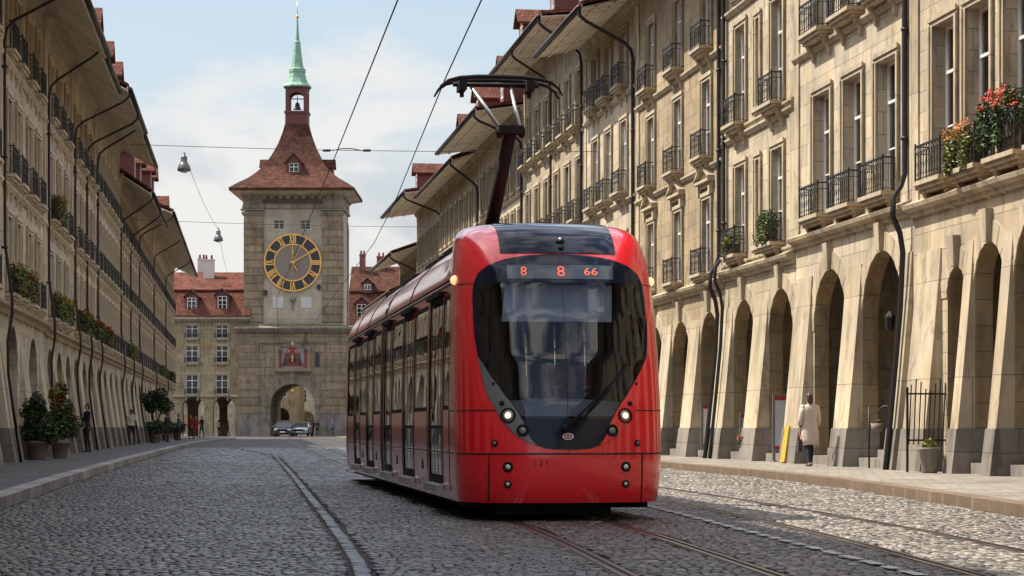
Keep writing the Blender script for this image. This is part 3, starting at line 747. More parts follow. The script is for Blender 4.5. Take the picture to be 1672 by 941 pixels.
for s, lay in ((-1, LAYL), (1, LAYR)):
    vb = vbreaks(lay); rows = []
    for z in zs:
        r = halfrow(z, s)
        for v in vb: vv = max(v, vend(z)+.002*len(r)/50); r.append((s*sw(vv, z), vv, z))
        for i in range(1, 9):   # rounded tail
            a = math.pi/2*i/8
            r.append((s*(sw(9, z)-.7*sw(9, z)*(1-math.cos(a))**1.5 if i < 8 else 0), TL-.7+.7*math.sin(a)*(1 if z < 2.6 else max(.3, 1-(z-2.6))), z))
        rows.append(r)
    def keep(i, k):
        za, zb_ = zs[i], zs[i+1]; zm = (za+zb_)/2
        if k < NQ:
            p = [rows[i][k], rows[i+1][k+1]]; um = abs(p[0][0]+p[1][0])/2
            return not (GZ0-.01 < zm < GZ1+.01 and um < gw(zm)+.012)
        k -= NQ+1
        if 0 <= k < len(vb)-1:
            vm = (vb[k]+vb[k+1])/2
            for a, c, kd in lay:
                if a < vm < c and (WZ0 if kd == 'w' else DZ0) < zm < (WZ1 if kd == 'w' else DZ1): return False
        return True
    body.grid(rows, 0, True, keep)
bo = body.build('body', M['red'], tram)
def nose_patch(name, zrow, uf, mat, parent, off=.006, n=28, u_lo=None, mi=0, mb=None):
    b = mb or MB(); rows = []
    for z in zrow:
        hi = uf(z); lo = -hi if u_lo is None else u_lo(z)
        rows.append([F(lo+(hi-lo)*i/n, z, off) for i in range(n+1)])
    b.grid(rows, mi)
    return b if mb else b.build(name, mat, parent)
lin = lambda a, b, n: [a+(b-a)*i/n for i in range(n+1)]
# black mask round the glass, in four strips, and the glass itself
mk = MB()
nose_patch('', sorted({p[0] for p in OUT if p[0] < GZ0} | {GZ0}), outw, None, None, .007, mb=mk)
nose_patch('', lin(GZ1, 2.994, 18), outw, None, None, .007, mb=mk)
for s in (-1, 1):
    rows = []
    for z in lin(GZ0, GZ1, 36): rows.append([F(s*(gw(z)+(outw(z)-gw(z))*i/4), z, .007) for i in range(5)])
    mk.grid(rows)
mo = mk.build('windscreen_mask', M['navy'], tram)
nose_patch('windscreen', lin(GZ0, GZ1, 36), gw, M['tglass'], tram, .003)
# black roof cap between red shoulders
cap = MB()
nose_patch('', lin(3.004, 3.30, 16)+[3.33, 3.36, 3.38, 3.40, 3.42, 3.44, 3.455, 3.465], lambda z: min(.66, tw(z)-.05), None, None, .008, mb=cap)
co = cap.build('roof_cap', M['navy'], tram)
for va, vb_ in ((8.2, 10.4), (12, 18)):
    eqr = MB(); eqr.box(-.55, .55, va, vb_, 3.43, 3.53); eqr.build('roof_equipment', M['seam'], tram)
def nose_disc(b, u, z, r, mi, h=.012, prof=None):
    n = FN(u, z); c = F(u, z)
    b.lathe(prof or [(r, -.02), (r, h), (r*.8, h+.006), (.001, h+.008)], c, n, 18, mi)
cam = MB(); nose_disc(cam, .03, 3.15, .05, 0, .03); nose_disc(cam, .03, 3.07, .035, 0, .025); nose_disc(cam, .03, 3.15, .018, 1, .042); cam.build('roof_camera', [M['black'], M['lampg']], co)
# seams
def seamline(b, pts, r=.0075): b.tube(pts, r, 6)
sm_ = MB()
seamline(sm_, [F(u, .745, .001) for u in np.linspace(-1.165, 1.165, 60)], .010)
for s in (-1, 1):
    seamline(sm_, [F(s*.86, z, .001) for z in lin(.22, .74, 8)], .009)
    seamline(sm_, [sidep(s, v, .745, .0) for v in lin(.85, TL-.75, 20)], .007)
    seamline(sm_, [F(s*u, 1.225, .001) for u in lin(.77, 1.165, 14)]+[sidep(s, .95, 1.225), sidep(s, 1.3, 1.225)], .007)
    seamline(sm_, [F(s*u, 2.66+.0*u, .001) for u in lin(.985, 1.12, 8)], .006)
    seamline(sm_, [sidep(s, v, 2.745, .0) for v in lin(1.5, TL-.8, 24)], .012)
    for vv in (6.6, 10.72, 14.4, 17.5):
        seamline(sm_, [sidep(s, vv, z, .0) for z in lin(2.6, 3.36, 14)], .010)
seamline(sm_, [F(0.0, z, .009) for z in lin(GZ0, 2.98, 20)], .0025)
seamline(sm_, [F(.0, z, .001) for z in lin(.75, .785, 3)], .004)
sm_.build('panel_gaps', M['seam'], tram)
for s in (-1, 1):   # bead above the windows, seam highlight put into its door-side colour
    d = MB(); d.tube([sidep(s, v, 2.70, .006) for v in lin(1.35, TL-.8, 20)], .012, 6); d.build('seam_bead', M['alu'] if s < 0 else M['red'], tram)
# corner lamp panels
for s in (-1, 1):
    b = MB(); rows = []
    for z in lin(.845, 1.81, 30):
        hi = outw(z); wd = lpw(z)+.003
        rows.append([F(s*(hi-.004-wd*(1-i/8)), z, .0115) for i in range(9)])
    b.grid(rows); pn = b.build('lamp_panel', M['greyp'] if s < 0 else M['red'], tram)
    h = MB(); nose_disc(h, s*.655, 1.165, .085, 0, .014, [(.088, -.02), (.088, .016), (.072, .022), (.068, .010), (.001, .008)])
    nose_disc(h, s*.655, 1.165, .055, 2, .02, [(.062, .0), (.060, .014), (.045, .020), (.036, .020)])
    nose_disc(h, s*.655, 1.165, .04, 1, .02, [(.036, .012), (.032, .024), (.018, .030), (.001, .031)])
    h.build('headlight', [M['black'], M['lampon'], M['alu']], tram)
    h = MB(); nose_disc(h, s*.50, 1.0, .075, 0, .014, [(.07, -.02), (.07, .018), (.055, .024), (.05, .012), (.001, .01)]); nose_disc(h, s*.50, 1.0, .04, 1, .016)
    nose_disc(h, s*.715, 1.30, .03, 0, .016); nose_disc(h, s*.80, 1.52, .018, 0, .016)
    h.build('indicator_lamp', [M['black'], M['greyp']], tram)
    h = MB(); nose_disc(h, s*.80, .86, .038, 0, .012); nose_disc(h, s*.80, .86, .02, 1, .018); h.build('sensor', [M['black'], M['greyp']], tram)
    for z, r in ((.60, .05), (.41, .038)):
        h = MB(); nose_disc(h, s*.66, z, r, 0, .0, [(r*1.15, -.02), (r*1.15, .012), (r*.85, .016), (r*.8, .008), (.001, .006)])
        nose_disc(h, s*.66, z, r*.55, 1, .01, [(r*.62, 0), (r*.58, .012), (.001, .02)]); h.build('fog_lamp', [M['black'], M['lampg']], tram)
    h = MB(); c = sidep(s, vend(2.72)-.18, 2.72, -.03)
    h.lathe([(.03, -.06), (.04, .02), (.055, .03), (.058, .045)], c, (s*.5, -.85, 0), 14, 0); h.lathe([(.055, .045), (.05, .06), (.03, .08), (.001, .085)], c, (s*.5, -.85, 0), 14, 1)
    h.build('marker_light', [M['red'], M['lampmk']], tram)
# writing and marks
def text_geom(txt, size):
    cu = bpy.data.curves.new('txt', 'FONT'); cu.body = txt; cu.size = size; cu.align_x = 'CENTER'; cu.align_y = 'CENTER'; cu.resolution_u = 2
    o = bpy.data.objects.new('txt', cu); COL.objects.link(o); bpy.context.view_layer.update()
    me = bpy.data.meshes.new_from_object(o.evaluated_get(bpy.context.evaluated_depsgraph_get()))
    vs = [tuple(v.co) for v in me.vertices]; fs = [tuple(p.vertices) for p in me.polygons]
    bpy.data.objects.remove(o); bpy.data.meshes.remove(me); bpy.data.curves.remove(cu); return vs, fs
def nose_text(txt, size, u, z, off, mat, parent, name, sx=1.0):
    vs, fs = text_geom(txt, size); b = MB()
    b.add([F(u+x*sx, z+y, off) for x, y, _ in vs], fs); return b.build(name, mat, parent)
dpn = nose_patch('destination_display', lin(2.70, 2.86, 8), lambda z: .60, M['ledpanel'], tram, .012)
nose_text('8', .15, -.42, 2.78, .016, M['led'], dpn, 'display_text')
nose_text('8', .17, .0, 2.78, .016, M['led'], dpn, 'display_text', 1.2)
nose_text('66', .12, .34, 2.78, .016, M['led'], dpn, 'display_text', 1.4)
b = MB(); c = F(0, .935); n = FN(0, .935)
def ring(b, ru, rz, wd, off, mi, cz=.935, full=False):
    rows = [[F(k*ru*math.cos(a), cz+k*rz*math.sin(a), off) for a in np.linspace(0, 2*math.pi, 29)] for k in ((.02, 1) if full else (1-wd, 1))]
    b.grid(rows, mi)
ring(b, .075, .048, 0, .011, 0, full=True); ring(b, .062, .038, .22, .015, 1); ring(b, .046, .026, 0, .0145, 2, full=True); ring(b, .03, .017, .35, .018, 1)
b.build('emblem', [M['black'], M['white'], M['redpaint']], tram)
nose_text('1 3 1', .085, -.30, .635, .004, M['seam'], tram, 'fleet_number')
# wiper
b = MB()
p0 = F(-.03, .99, .03); pts = [F(-.03+.66*t, 1.02+.62*t, .035) for t in lin(0, 1, 8)]
b.tube(pts, [.02, .018, .016, .015, .014, .013, .012, .011, .010], 6); b.tube([F(.02+.66*t, .98+.66*t, .03) for t in lin(.08, .72, 7)], .009, 6)
b.tube([F(.22+.5*t, 1.2+.56*t, .022) for t in lin(0, 1.0, 8)], .012, 6); b.lathe([(.045, -.03), (.05, .03), (.03, .05), (.001, .055)], F(-.03, 1.02), FN(-.03, 1.02), 12)
b.build('wiper', M['black'], tram)
# side glazing, doors, steps
for s, lay in ((-1, LAYL), (1, LAYR)):
    for a, c_, kd in lay:
        z0, z1 = (WZ0, WZ1) if kd == 'w' else (DZ0, DZ1)
        ins = -.012
        if kd == 'w':
            f = MB(); t = .05
            for va, vb_, za, zb_ in ((a, a+t, z0, z1), (c_-t, c_, z0, z1), (a+t, c_-t, z0, z0+t), (a+t, c_-t, z1-t, z1)):
                f.grid([[sidep(s, v, z, .002) for v in (va, vb_)] for z in lin(za, zb_, 8)], smooth=False)
            if c_-a > 1.2:
                f.grid([[sidep(s, v, z, .003) for v in (a+t, c_-t)] for z in (2.17, 2.20)]); f.grid([[sidep(s, v, z, .003) for v in ((a+c_)/2-.018, (a+c_)/2+.018)] for z in lin(z0+t, 2.17, 6)])
            wn = f.build('side_window', M['black'], tram)
            g = MB(); g.grid([[sidep(s, v, z, ins) for v in lin(a+.005, c_-.005, 3)] for z in lin(z0+.005, z1-.005, 8)]); g.build('pane', M['sglass'], wn)
        else:
            m = (a+c_)/2; f = MB()
            for va, vb_, mi in ((a, a+.06, 0), (c_-.06, c_, 0), (m-.05, m-.008, 0), (m+.008, m+.05, 0)):
                f.grid([[sidep(s, v, z, .010) for v in (va, vb_)] for z in lin(z0, z1, 10)], mi)
            for za, zb_ in ((z0, z0+.10), (1.02, 1.06), (z1-.09, z1)):
                f.grid([[sidep(s, v, z, .009) for v in (a+.06, c_-.06)] for z in lin(za, zb_, 3)], 0)
            for ee in (a-.05, c_): f.grid([[sidep(s, v, z, .006) for v in (ee, ee+.05)] for z in lin(z0, z1, 10)], 1)
            f.box(s*(tw(z1)+.03)-.03, s*(tw(z1)+.03)+.03, a-.03, c_+.03, z1, z1+.05, 0)
            dr = f.build('door', [M['black'], M['red']], tram)
            g = MB(); g.grid([[sidep(s, v, z, ins) for v in lin(a+.005, c_-.005, 3)] for z in lin(z0+.005, z1-.005, 12)]); g.build('pane', M['sglass'], dr)
            st = MB(); st.box(-tw(.3)-.09 if s < 0 else tw(.3)-.02, -tw(.3)+.02 if s < 0 else tw(.3)+.09, a-.04, c_+.04, .26, .35); st.build('door_step', M['alu'], dr)
# lower skirt panels
sk = MB()
for s in (-1,):
    for a, c_, kd in LAYL:
        if kd == 'w':
            for v in (a-.02, c_+.02): sk.tube([sidep(s, v, z, .0) for z in lin(.3, 1.24, 4)], .007, 6)
    for v in (4.4, 8.2, 12.1, 15.2): sk.box(-tw(.55)-.006, -tw(.55)+.01, v, v+.18, .5, .62)
sk.build('skirt_hatches', M['seam'], tram)
# articulation, interior, underframe
b = MB()
for s in (-1, 1): b.grid([[sidep(s, v, z, .004) for v in lin(10.8, 11.15, 6)] for z in lin(.3, 3.3, 20)])
b.build('articulation', M['seam'], tram)
b = MB()
b.box(-1.1, 1.1, 1.0, TL-.6, .30, .36); b.box(-1.08, 1.08, 1.2, TL-.7, 2.72, 2.76)
b.box(-1.1, 1.1, 2.0, 2.06, .36, 1.4); b.box(-1.1, -.35, 2.0, 2.06, 1.4, 2.7); b.box(.55, 1.1, 2.0, 2.06, 1.4, 2.7)
b.box(-.5, .9, 1.2, 1.9, .36, .55)
b.box(-1.1, 1.1, TL-1.2, TL-1.15, .36, 2.7)
b.build('interior', M['inter'], tram)
for v in np.arange(4.2, 18.8, .95):
    for u in (-.78, .42):
        b = MB()
        if any(a-.3 < v < c_+.1 and k == 'd' for a, c_, k in LAYL) and u < 0: continue
        b.box(u, u+.42, v, v+.42, .75, .82); b.box(u, u+.42, v+.40, v+.47, .82, 1.42); b.build('seat', M['seatc'], tram)
for v in (5.7, 7.3, 9.3, 12.8, 14.4, 16.0, 17.5):
    b = MB(); b.tube([(-.7, v, .36), (-.7, v, 2.7)], .018, 6); b.build('grab_pole', M['petY'], tram)
b = MB(); rows = []
for t in lin(0, 1, 10): rows.append([(u, tv(1.3)+ND*(1-(1-min(.97, abs(u)/1.0)**NP)**(1/NP))*.9+.06+.75*t, 1.16+.20*math.sin(t*math.pi*.75)*(1-.35*abs(u)**2)) for u in lin(-.78, .78, 20)])
b.grid(rows); b.build('dashboard', M['dash'], tram)
b = MB(); b.add([(-.66, .62, 2.23), (.60, .62, 2.23), (.60, .62, 2.64), (-.62, .62, 2.64), (-.62, .66, 2.23), (.60, .66, 2.23), (.60, .66, 2.64), (-.62, .66, 2.64)], [(0,1,2,3),(7,6,5,4),(0,4,5,1),(2,6,7,3)]); b.build('sun_blind', M['blind'], tram)
b = MB(); b.box(-1.0, 1.0, .55, TL-.4, .13, .24); b.box(-.75, .55, .40, 1.3, .06, .20); b.box(-.85, .85, .9, TL-.8, .24, .30); b.build('underframe', M['black'], tram)
for v in (4.0, 9.0, 14.5, 18.2):
    bg = MB(); bg.box(-.72, .72, v-.9, v+.9, .16, .34); bogie = bg.build('bogie', M['black'], tram)
    for s in (-1, 1):
        for dv in (-.6, .6):
            w = MB(); w.lathe([(.02, -.06), (.26, -.06), (.30, -.05), (.30, .05), (.12, .06), (.02, .07)], (s*.52, v+dv, .305), (s, 0, 0), 18); w.build('wheel', M['rust'], bogie)
# pantograph
pb = MB(); pb.box(-.55, .55, 6.0, 7.9, 3.47, 3.54)
for x, v in ((-.5, 6.1), (.5, 6.1), (-.5, 7.8), (.5, 7.8)): pb.lathe([(.05, 0), (.08, .03), (.05, .06), (.08, .09), (.05, .12)], (x, v, 3.40), n=8)
pan = pb.build('pantograph', M['black'], tram)
KN = Vector((.12, 5.55, 5.02)); HD = (5.9, 5.76)
b = MB(); b.tube([(.0, 7.2, 3.53), KN], [.105, .085], 8); b.build('lower_arm', M['black'], pan)
b = MB(); b.tube([KN+Vector((-.19, 0, 0)), KN+Vector((.19, 0, 0))], .055, 10); b.box(KN.x-.17, KN.x+.17, KN.y-.1, KN.y+.1, KN.z-.04, KN.z+.07)
for s in (-1, 1): b.lathe([(.075, -.03), (.075, .03)], KN+Vector((s*.15, 0, -.02)), (1, 0, 0), 10)
b.build('knuckle', M['black'], pan)
b = MB(); b.tube([KN+Vector((-.13, 0, .03)), (-.37, HD[0], HD[1]-.10)], [.034, .026], 8); b.tube([KN+Vector((.13, 0, .03)), (.17, HD[0], HD[1]-.10)], [.034, .026], 8); b.build('upper_arm', M['alu'], pan)
b = MB()
for dy in (-.17, .17):
    pts = [(-.86, -.22), (-.80, -.12), (-.70, -.045), (-.55, -.005), (-.3, .015), (0, .02), (.3, .015), (.55, -.005), (.70, -.045), (.80, -.12), (.86, -.22)]
    b.tube([(x, HD[0]+dy, HD[1]+z) for x, z in pts], [.012, .018, .024, .028, .03, .03, .03, .028, .024, .018, .012], 8)
b.tube([(-.62, HD[0], HD[1]-.07), (.55, HD[0], HD[1]-.07)], .032, 8)
for x in (-.50, .42): b.box(x-.05, x+.05, HD[0]-.2, HD[0]+.2, HD[1]-.16, HD[1]-.02); b.box(x-.025, x+.025, HD[0]-.04, HD[0]+.04, HD[1]-.24, HD[1]-.1)
b.build('collector_head', M['black'], pan)
# ---------------------------------------------------------------- clock tower and the far end
TWY = 231.0; TCX = (478-836)/16.0; TS = 16.0
def tz(y): return 1.05+(696-y)/TS
tower = thing('clock_tower', 'stone clock tower with flared red roof, green copper spire and gilt dial', 'tower', (TCX, TWY, 0), math.pi)
# local frame: x = picture left, y = toward the viewer
hb, hs = 5.45, 4.95; DB = 10.5; zb = tz(540)
b = MB(); arch_wall(b, -hb, hb, zb, [(0, 2.28, 5.35)], DB)
for x in (-hb, hb): b.quad((x, 0, 0), (x, -DB, 0), (x, -DB, zb), (x, 0, zb))
nb = len(b.v); q = MB(); arch_wall(q, -hb, hb, zb, [(0, 2.28, 5.35)], 0.0)
b.add([(x, y-DB, z) for x, y, z in q.v], [f[::-1] for f in q.f])
b.build('gate_block', M['tower'], tower)
b = MB()   # voussoirs, plinth and mouldings of the gate
for i in range(17):
    t0, t1 = math.pi*i/17, math.pi*(i+1)/17; pr = .05 if i % 2 else .08
    P = lambda r, a, y: (-r*math.cos(a), y, 5.35-2.28+r*math.sin(a))
    r1 = 3.35 if i % 2 else 3.15; r0 = 2.285
    b.hexa([P(r0, t0, -.01), P(r1, t0, -.01), P(r1, t0, pr), P(r0, t0, pr), P(r0, t1, -.01), P(r1, t1, -.01), P(r1, t1, pr), P(r0, t1, pr)])
b.box(-.28, .28, -.01, .22, 5.36, 6.6)
b.build('gate_voussoirs', M['towertrim'], tower)
for s in (-1, 1):
    b = MB(); x0, x1 = sorted((s*2.29, s*(hb+.12))); b.box(x0, x1, -.3, .12, 0, 2.35)
    x0, x1 = sorted((s*2.29, s*2.75)); b.box(x0, x1, -.3, .09, 2.355, 3.05); b.box(x0, x1, -.3, .2, 3.055, 3.3)
    b.build('plinth', M['plinth'], tower)
for s in (-1, 1):   # rusticated corner piers with grooved courses
    b = MB(); x0, x1 = sorted((s*3.45, s*(hb+.06)))
    for k in range(9): b.box(x0, x1, -.3, .10, 2.38+k*.82, 2.38+k*.82+.76)
    b.box(x0+.04, x1-.04, -.25, .06, 2.36, 2.38+9*.82); b.build('corner_pier', M['tower'], tower)
b = MB()
for z0, z1, p in ((zb-1.25, zb-1.05, .14), (zb-.28, zb-.1, .22), (zb-.1, zb+.12, .42), (zb+.12, zb+.26, .55)):
    b.box(-hb-p, hb+p, -DB-p, p, z0, z1)
b.hexa([(-hb-.5, -DB-.4, zb+.263), (hb+.5, -DB-.4, zb+.263), (hb+.5, .5, zb+.263), (-hb-.5, .5, zb+.263), (-hs-.0, -DB+.3, zb+.8), (hs, -DB+.3, zb+.8), (hs, -.3, zb+.8), (-hs, -.3, zb+.8)])
b.build('gate_cornice', M['towertrim'], tower)
b = MB(); grn = MB(); grn.hexa([(-hb-.35, -.3, zb+.33), (hb+.35, -.3, zb+.33), (hb+.35, .36, zb+.33), (-hb-.35, .36, zb+.33), (-hs, -.3, zb+.62), (hs, -.3, zb+.62), (hs, .02, zb+.62), (-hs, .02, zb+.62)]); grn.build('mossy_ledge', plain('moss_on_stone', (.09, .10, .03), .95, var=.5, scale=2), tower)
# shaft
YS = -.35; ze = tz(318)
b = MB(); holes = [(x-.5, x+.5, tz(374), tz(360)) for x in (1.42, -1.28)]
rect_wall(b, -hs, hs, zb, ze, holes, .35)
b.v = [(x, y+YS, z) for x, y, z in b.v]
for x in (-hs, hs): b.quad((x, YS, zb), (x, -DB+.3, zb), (x, -DB+.3, ze), (x, YS, ze))
b.quad((-hs, -DB+.3, zb), (hs, -DB+.3, zb), (hs, -DB+.3, ze), (-hs, -DB+.3, ze))
b.build('shaft', M['towerplain'], tower)
for x in (1.42, -1.28):
    w = link('window', casement_mesh(1.0, .88, 'winframe', True), tower, (x, YS-.3, tz(374))); link('pane', pane_mesh(1.0, .88), w)
for s in (-1, 1):
    b = MB(); x0, x1 = sorted((s*3.0, s*(hs+.05))); b.box(x0+.04, x1-.01, YS-.2, YS+.10, zb+.82, tz(352))
    for k in range(14):
        z0 = zb+.85+k*.80
        if z0+.72 < tz(352): b.box(x0, x1, YS-.3, YS+.14, z0, z0+.72)
    b.build('pilaster', M['tower'], tower)
    for ya, yb in ((YS-2.2, YS-.31), (-DB+.4, -DB+2.2)):
        b = MB(); b.box(*sorted((s*(hs-.1), s*(hs+.06))), ya+.04, yb-.04, zb+.82, tz(352))
        for k in range(14):
            z0 = zb+.85+k*.80
            if z0+.72 < tz(352): b.box(*sorted((s*(hs-.1), s*(hs+.10))), ya, yb, z0, z0+.72)
        b.build('pilaster', M['tower'], tower)
b = MB()
for s in (-1, 1):
    for z, p in ((tz(352), .18), (tz(349), .26), (tz(344), .34)): b.box(*sorted((s*2.9, s*(hs+p))), YS-.5, YS+p+.02, z, z+.18)
    for k in (-1, 1): b.lathe([(.001, 0), (.16, 0), (.16, .1), (.001, .12)], (s*(3.95+k*.72), YS+.15, tz(347)), (0, 1, 0), 12)
b.box(-hs-.2, hs+.2, -DB+.2, YS+.22, tz(340), tz(336)); b.box(-hs-.12, hs+.12, -DB+.2, YS+.14, tz(336), tz(320)); b.box(-hs-.3, hs+.3, -DB, YS+.34, tz(320), tz(317))
for i in range(12): b.box(-hs+.4+i*.8, -hs+.8+i*.8, YS+.1, YS+.30, tz(325), tz(320))
b.build('frieze', M['towertrim'], tower)
b = MB(); b.box(-3.1, 3.1, YS+.14, YS+.17, tz(333), tz(321.5))
for i in range(23): b.box(-2.95+i*.262, -2.80+i*.262, YS+.17, YS+.20, tz(331.5), tz(323))
b.build('frieze_panel', plain('faded_brown_frieze', (.085, .05, .042), .8, var=.4), tower)
# roof: flared pyramid, square plan
prof = [(6.35, tz(313)), (6.38, tz(308.5)), (5.55, tz(299)), (4.6, tz(289.5)), (3.85, tz(279)), (3.2, tz(268)), (2.68, tz(255)), (2.2, tz(241)), (1.85, tz(229)), (1.58, tz(217)), (1.36, tz(206)), (1.18, tz(194))]
cy = YS-(DB-.65)/2
b = MB(); rows = []
for r, z in prof:
    row = []
    ch = .10*r
    for k in range(4):
        a = math.pi/4+k*math.pi/2
        ex, ey = math.cos(a)*1.41421*r, math.sin(a)*1.41421*r
        for t in (0,):
            row.append((ex, cy+ey, z))
        nx, ny = math.cos(a+math.pi/2)*1.41421*r, math.sin(a+math.pi/2)*1.41421*r
        for t in (.25, .5, .75): row.append((ex+(nx-ex)*t, cy+ey+(ny-ey)*t, z))
    rows.append(row)
b.grid(rows, loop=True, smooth=False); b.build('roof', M['tileT'], tower)
b = MB(); e = 6.3
b.hexa([(-hs-.3, cy-hs-.3, tz(317.5)), (hs+.3, cy-hs-.3, tz(317.5)), (hs+.3, cy+hs+.3, tz(317.5)), (-hs-.3, cy+hs+.3, tz(317.5)), (-e, cy-e, tz(313.2)), (e, cy-e, tz(313.2)), (e, cy+e, tz(313.2)), (-e, cy+e, tz(313.2))])
for s in (-1, 1): b.prism([(cy+e-.1, tz(333)), (cy+e-.0, tz(314)), (cy+hs+.1, tz(318)), (cy+hs+.1, tz(333))], 'x', *sorted((s*e, s*(e-.0)))) if False else None
b.build('eave', M['trim'], tower)
def tdormer(x, y, z, w, h, rz):
    d = MB(); rect_wall(d, -w/2, w/2, 0, h, [(-w/2+.3, w/2-.3, .35, h-.1)], .1)
    for s in (-1, 1): d.quad((s*w/2, 0, 0), (s*w/2, -2.2, 0), (s*w/2, -2.2, h), (s*w/2, 0, h))
    d.add([(-w/2, 0, h), (w/2, 0, h), (0, 0, h+w*.5)], [(0, 1, 2)])
    o = d.build('dormer', M['redwood'], tower, (x, y, z), rz)
    r = MB()
    for s in (-1, 1):
        vs = [(s*(w/2+.15), .2, h-.12), (0, .2, h+w*.5+.05), (0, -2.4, h+w*.5+.05), (s*(w/2+.15), -2.4, h-.12)]
        r.hexa(vs+[(p[0], p[1], p[2]+.08) for p in vs])
    r.build('roof', M['tileT'], o)
    ww, hh = round(w-.6, 3), round(h-.45, 3); wi = link('window', casement_mesh(ww, hh, 'winwhite', True), o, (0, -.08, .36)); link('pane', pane_mesh(ww, hh), wi)
tdormer(0, cy+3.9, tz(291), 1.55, 1.75, 0); tdormer(-3.75, cy-.5, tz(290), 1.5, 1.6, math.pi/2); tdormer(3.75, cy-.5, tz(290), 1.5, 1.6, -math.pi/2)
# belfry and spire
bf = MB(); bf.box(-1.16, 1.16, cy-1.16, cy+1.16, tz(194.2), tz(176)); bf.box(-1.26, 1.26, cy-1.26, cy+1.26, tz(176), tz(172.5))
for sx in (-1, 1):
    for sy in (-1, 1): bf.box(*sorted((sx*.74, sx*1.13)), *sorted((cy+sy*.74, cy+sy*1.13)), tz(172.5), tz(134))
for s in (-1, 1):   # arched heads between the posts
    for i in range(8):
        t0, t1 = math.pi*i/8, math.pi*(i+1)/8; r = .74; zs_ = tz(145)-.3
        P = lambda t: (r*math.cos(t), zs_+r*.75*math.sin(t))
        (xa, za), (xb, zb2) = P(t0), P(t1)
        y0, y1 = sorted((cy+s*.82, cy+s*1.10))
        bf.hexa([(xa, y0, za), (xb, y0, zb2), (xb, y1, zb2), (xa, y1, za), (xa, y0, tz(134)), (xb, y0, tz(134)), (xb, y1, tz(134)), (xa, y1, tz(134))])
        y0, y1 = sorted((s*.82, s*1.10))
        bf.hexa([(y0, cy+xa, za), (y1, cy+xa, za), (y1, cy+xb, zb2), (y0, cy+xb, zb2), (y0, cy+xa, tz(134)), (y1, cy+xa, tz(134)), (y1, cy+xb, tz(134)), (y0, cy+xb, tz(134))])
bf.box(-1.2, 1.2, cy-1.2, cy+1.2, tz(134), tz(131.5))
bfo = bf.build('belfry', M['redwood'], tower)
bl = MB(); bl.lathe([(.01, .75), (.16, .72), (.24, .5), (.30, .2), (.45, .02), (.46, 0)], (0, cy, tz(168)), n=14); bl.tube([(0, cy, tz(160)), (0, cy, tz(140))], .04, 6)
bl.box(-.75, .75, cy-.05, cy+.05, tz(151), tz(149.5)); bl.build('bell', M['rust'], bfo)
sp = MB(); rows = []
for r, z in [(1.42, tz(132)), (1.44, tz(129.5)), (1.1, tz(124)), (.92, tz(116)), (.80, tz(108)), (.84, tz(106)), (.84, tz(101)), (.66, tz(99)), (.56, tz(92)), (.42, tz(75)), (.31, tz(57)), (.34, tz(56)), (.22, tz(53)), (.15, tz(40)), (.09, tz(22)), (.07, tz(15))]:
    rows.append([(r*1.07*math.cos(math.pi/8+k*math.pi/4), cy+r*1.07*math.sin(math.pi/8+k*math.pi/4), z) for k in range(8)])
sp.grid(rows, loop=True, smooth=False); spo = sp.build('spire', M['copper'], tower)
b = MB(); b.ell((0, cy, tz(13)), (.19, .19, .19)); b.tube([(0, cy, tz(14)), (0, cy, tz(-12))], .045, 6); b.build('finial', M['gold'], spo)
# dial
CZ = tz(429); CR = 2.92; YD = YS+.03
dial = MB(); dial.lathe([(.001, .0), (CR, .0), (CR, .07), (1.88, .07), (1.88, .05), (.001, .05)], (0, YD, CZ), (0, 1, 0), 64, smooth=False)
do = dial.build('clock_face', M['clockdark'], tower)
b = MB(); b.lathe([(.001, .0), (1.86, .0), (1.86, .02), (.001, .02)], (0, YD+.055, CZ), (0, 1, 0), 48, smooth=False); b.build('dial_centre', M['clockmid'], do)
g = MB()
def ringy(r0, r1, y0, y1): g.lathe([(r0, y0), (r1, y0), (r1, y1), (r0, y1), (r0, y0)], (0, YD, CZ), (0, 1, 0), 64, smooth=False, cap=False)
ringy(2.81, 2.96, .05, .14); ringy(1.80, 1.94, .05, .13)
def stroke(ang, x0, r0, x1, r1, wd=.07, y=.10, th=.05):
    """bar in dial coordinates; ang clockwise from 12 as seen by the viewer (picture right = local -x)"""
    ca, sa = math.cos(ang), math.sin(ang)
    def P(x, r, yy): return (-(x*ca+r*sa), YD+yy, CZ+(r*ca-x*sa))
    d = Vector((x1-x0, r1-r0)).normalized(); n = Vector((-d.y, d.x))*wd/2
    a, b_, c, e = (x0+n.x, r0+n.y), (x0-n.x, r0-n.y), (x1-n.x, r1-n.y), (x1+n.x, r1+n.y)
    g.hexa([P(*a, y), P(*b_, y), P(*c, y), P(*e, y), P(*a, y+th), P(*b_, y+th), P(*c, y+th), P(*e, y+th)])
NUM = ['XII', 'I', 'II', 'III', 'IV', 'V', 'VI', 'VII', 'VIII', 'IX', 'X', 'XI']
for h, tx in enumerate(NUM):
    ang = h*math.pi/6; wd = {'I': .17, 'V': .38, 'X': .38}; tot = sum(wd[c] for c in tx); x = -tot/2
    for ch in tx:
        w_ = wd[ch]; c = x+w_/2; r0, r1 = 1.98, 2.80
        if ch == 'I': stroke(ang, c, r0, c, r1, .125)
        if ch == 'V': stroke(ang, c-.14, r1, c, r0, .125); stroke(ang, c+.14, r1, c, r0, .08, .102)
        if ch == 'X': stroke(ang, c-.14, r1, c+.14, r0, .125); stroke(ang, c+.14, r1, c-.14, r0, .08, .102)
        x += w_
g.build('numerals', M['gold'], do)
g = MB()
stroke(0, 0, -.3, 0, 1.85, .075, .18); stroke(0, 0, .9, 0, 1.2, .16, .185); stroke(math.pi, 0, 0, 0, 1.35, .03, .17)
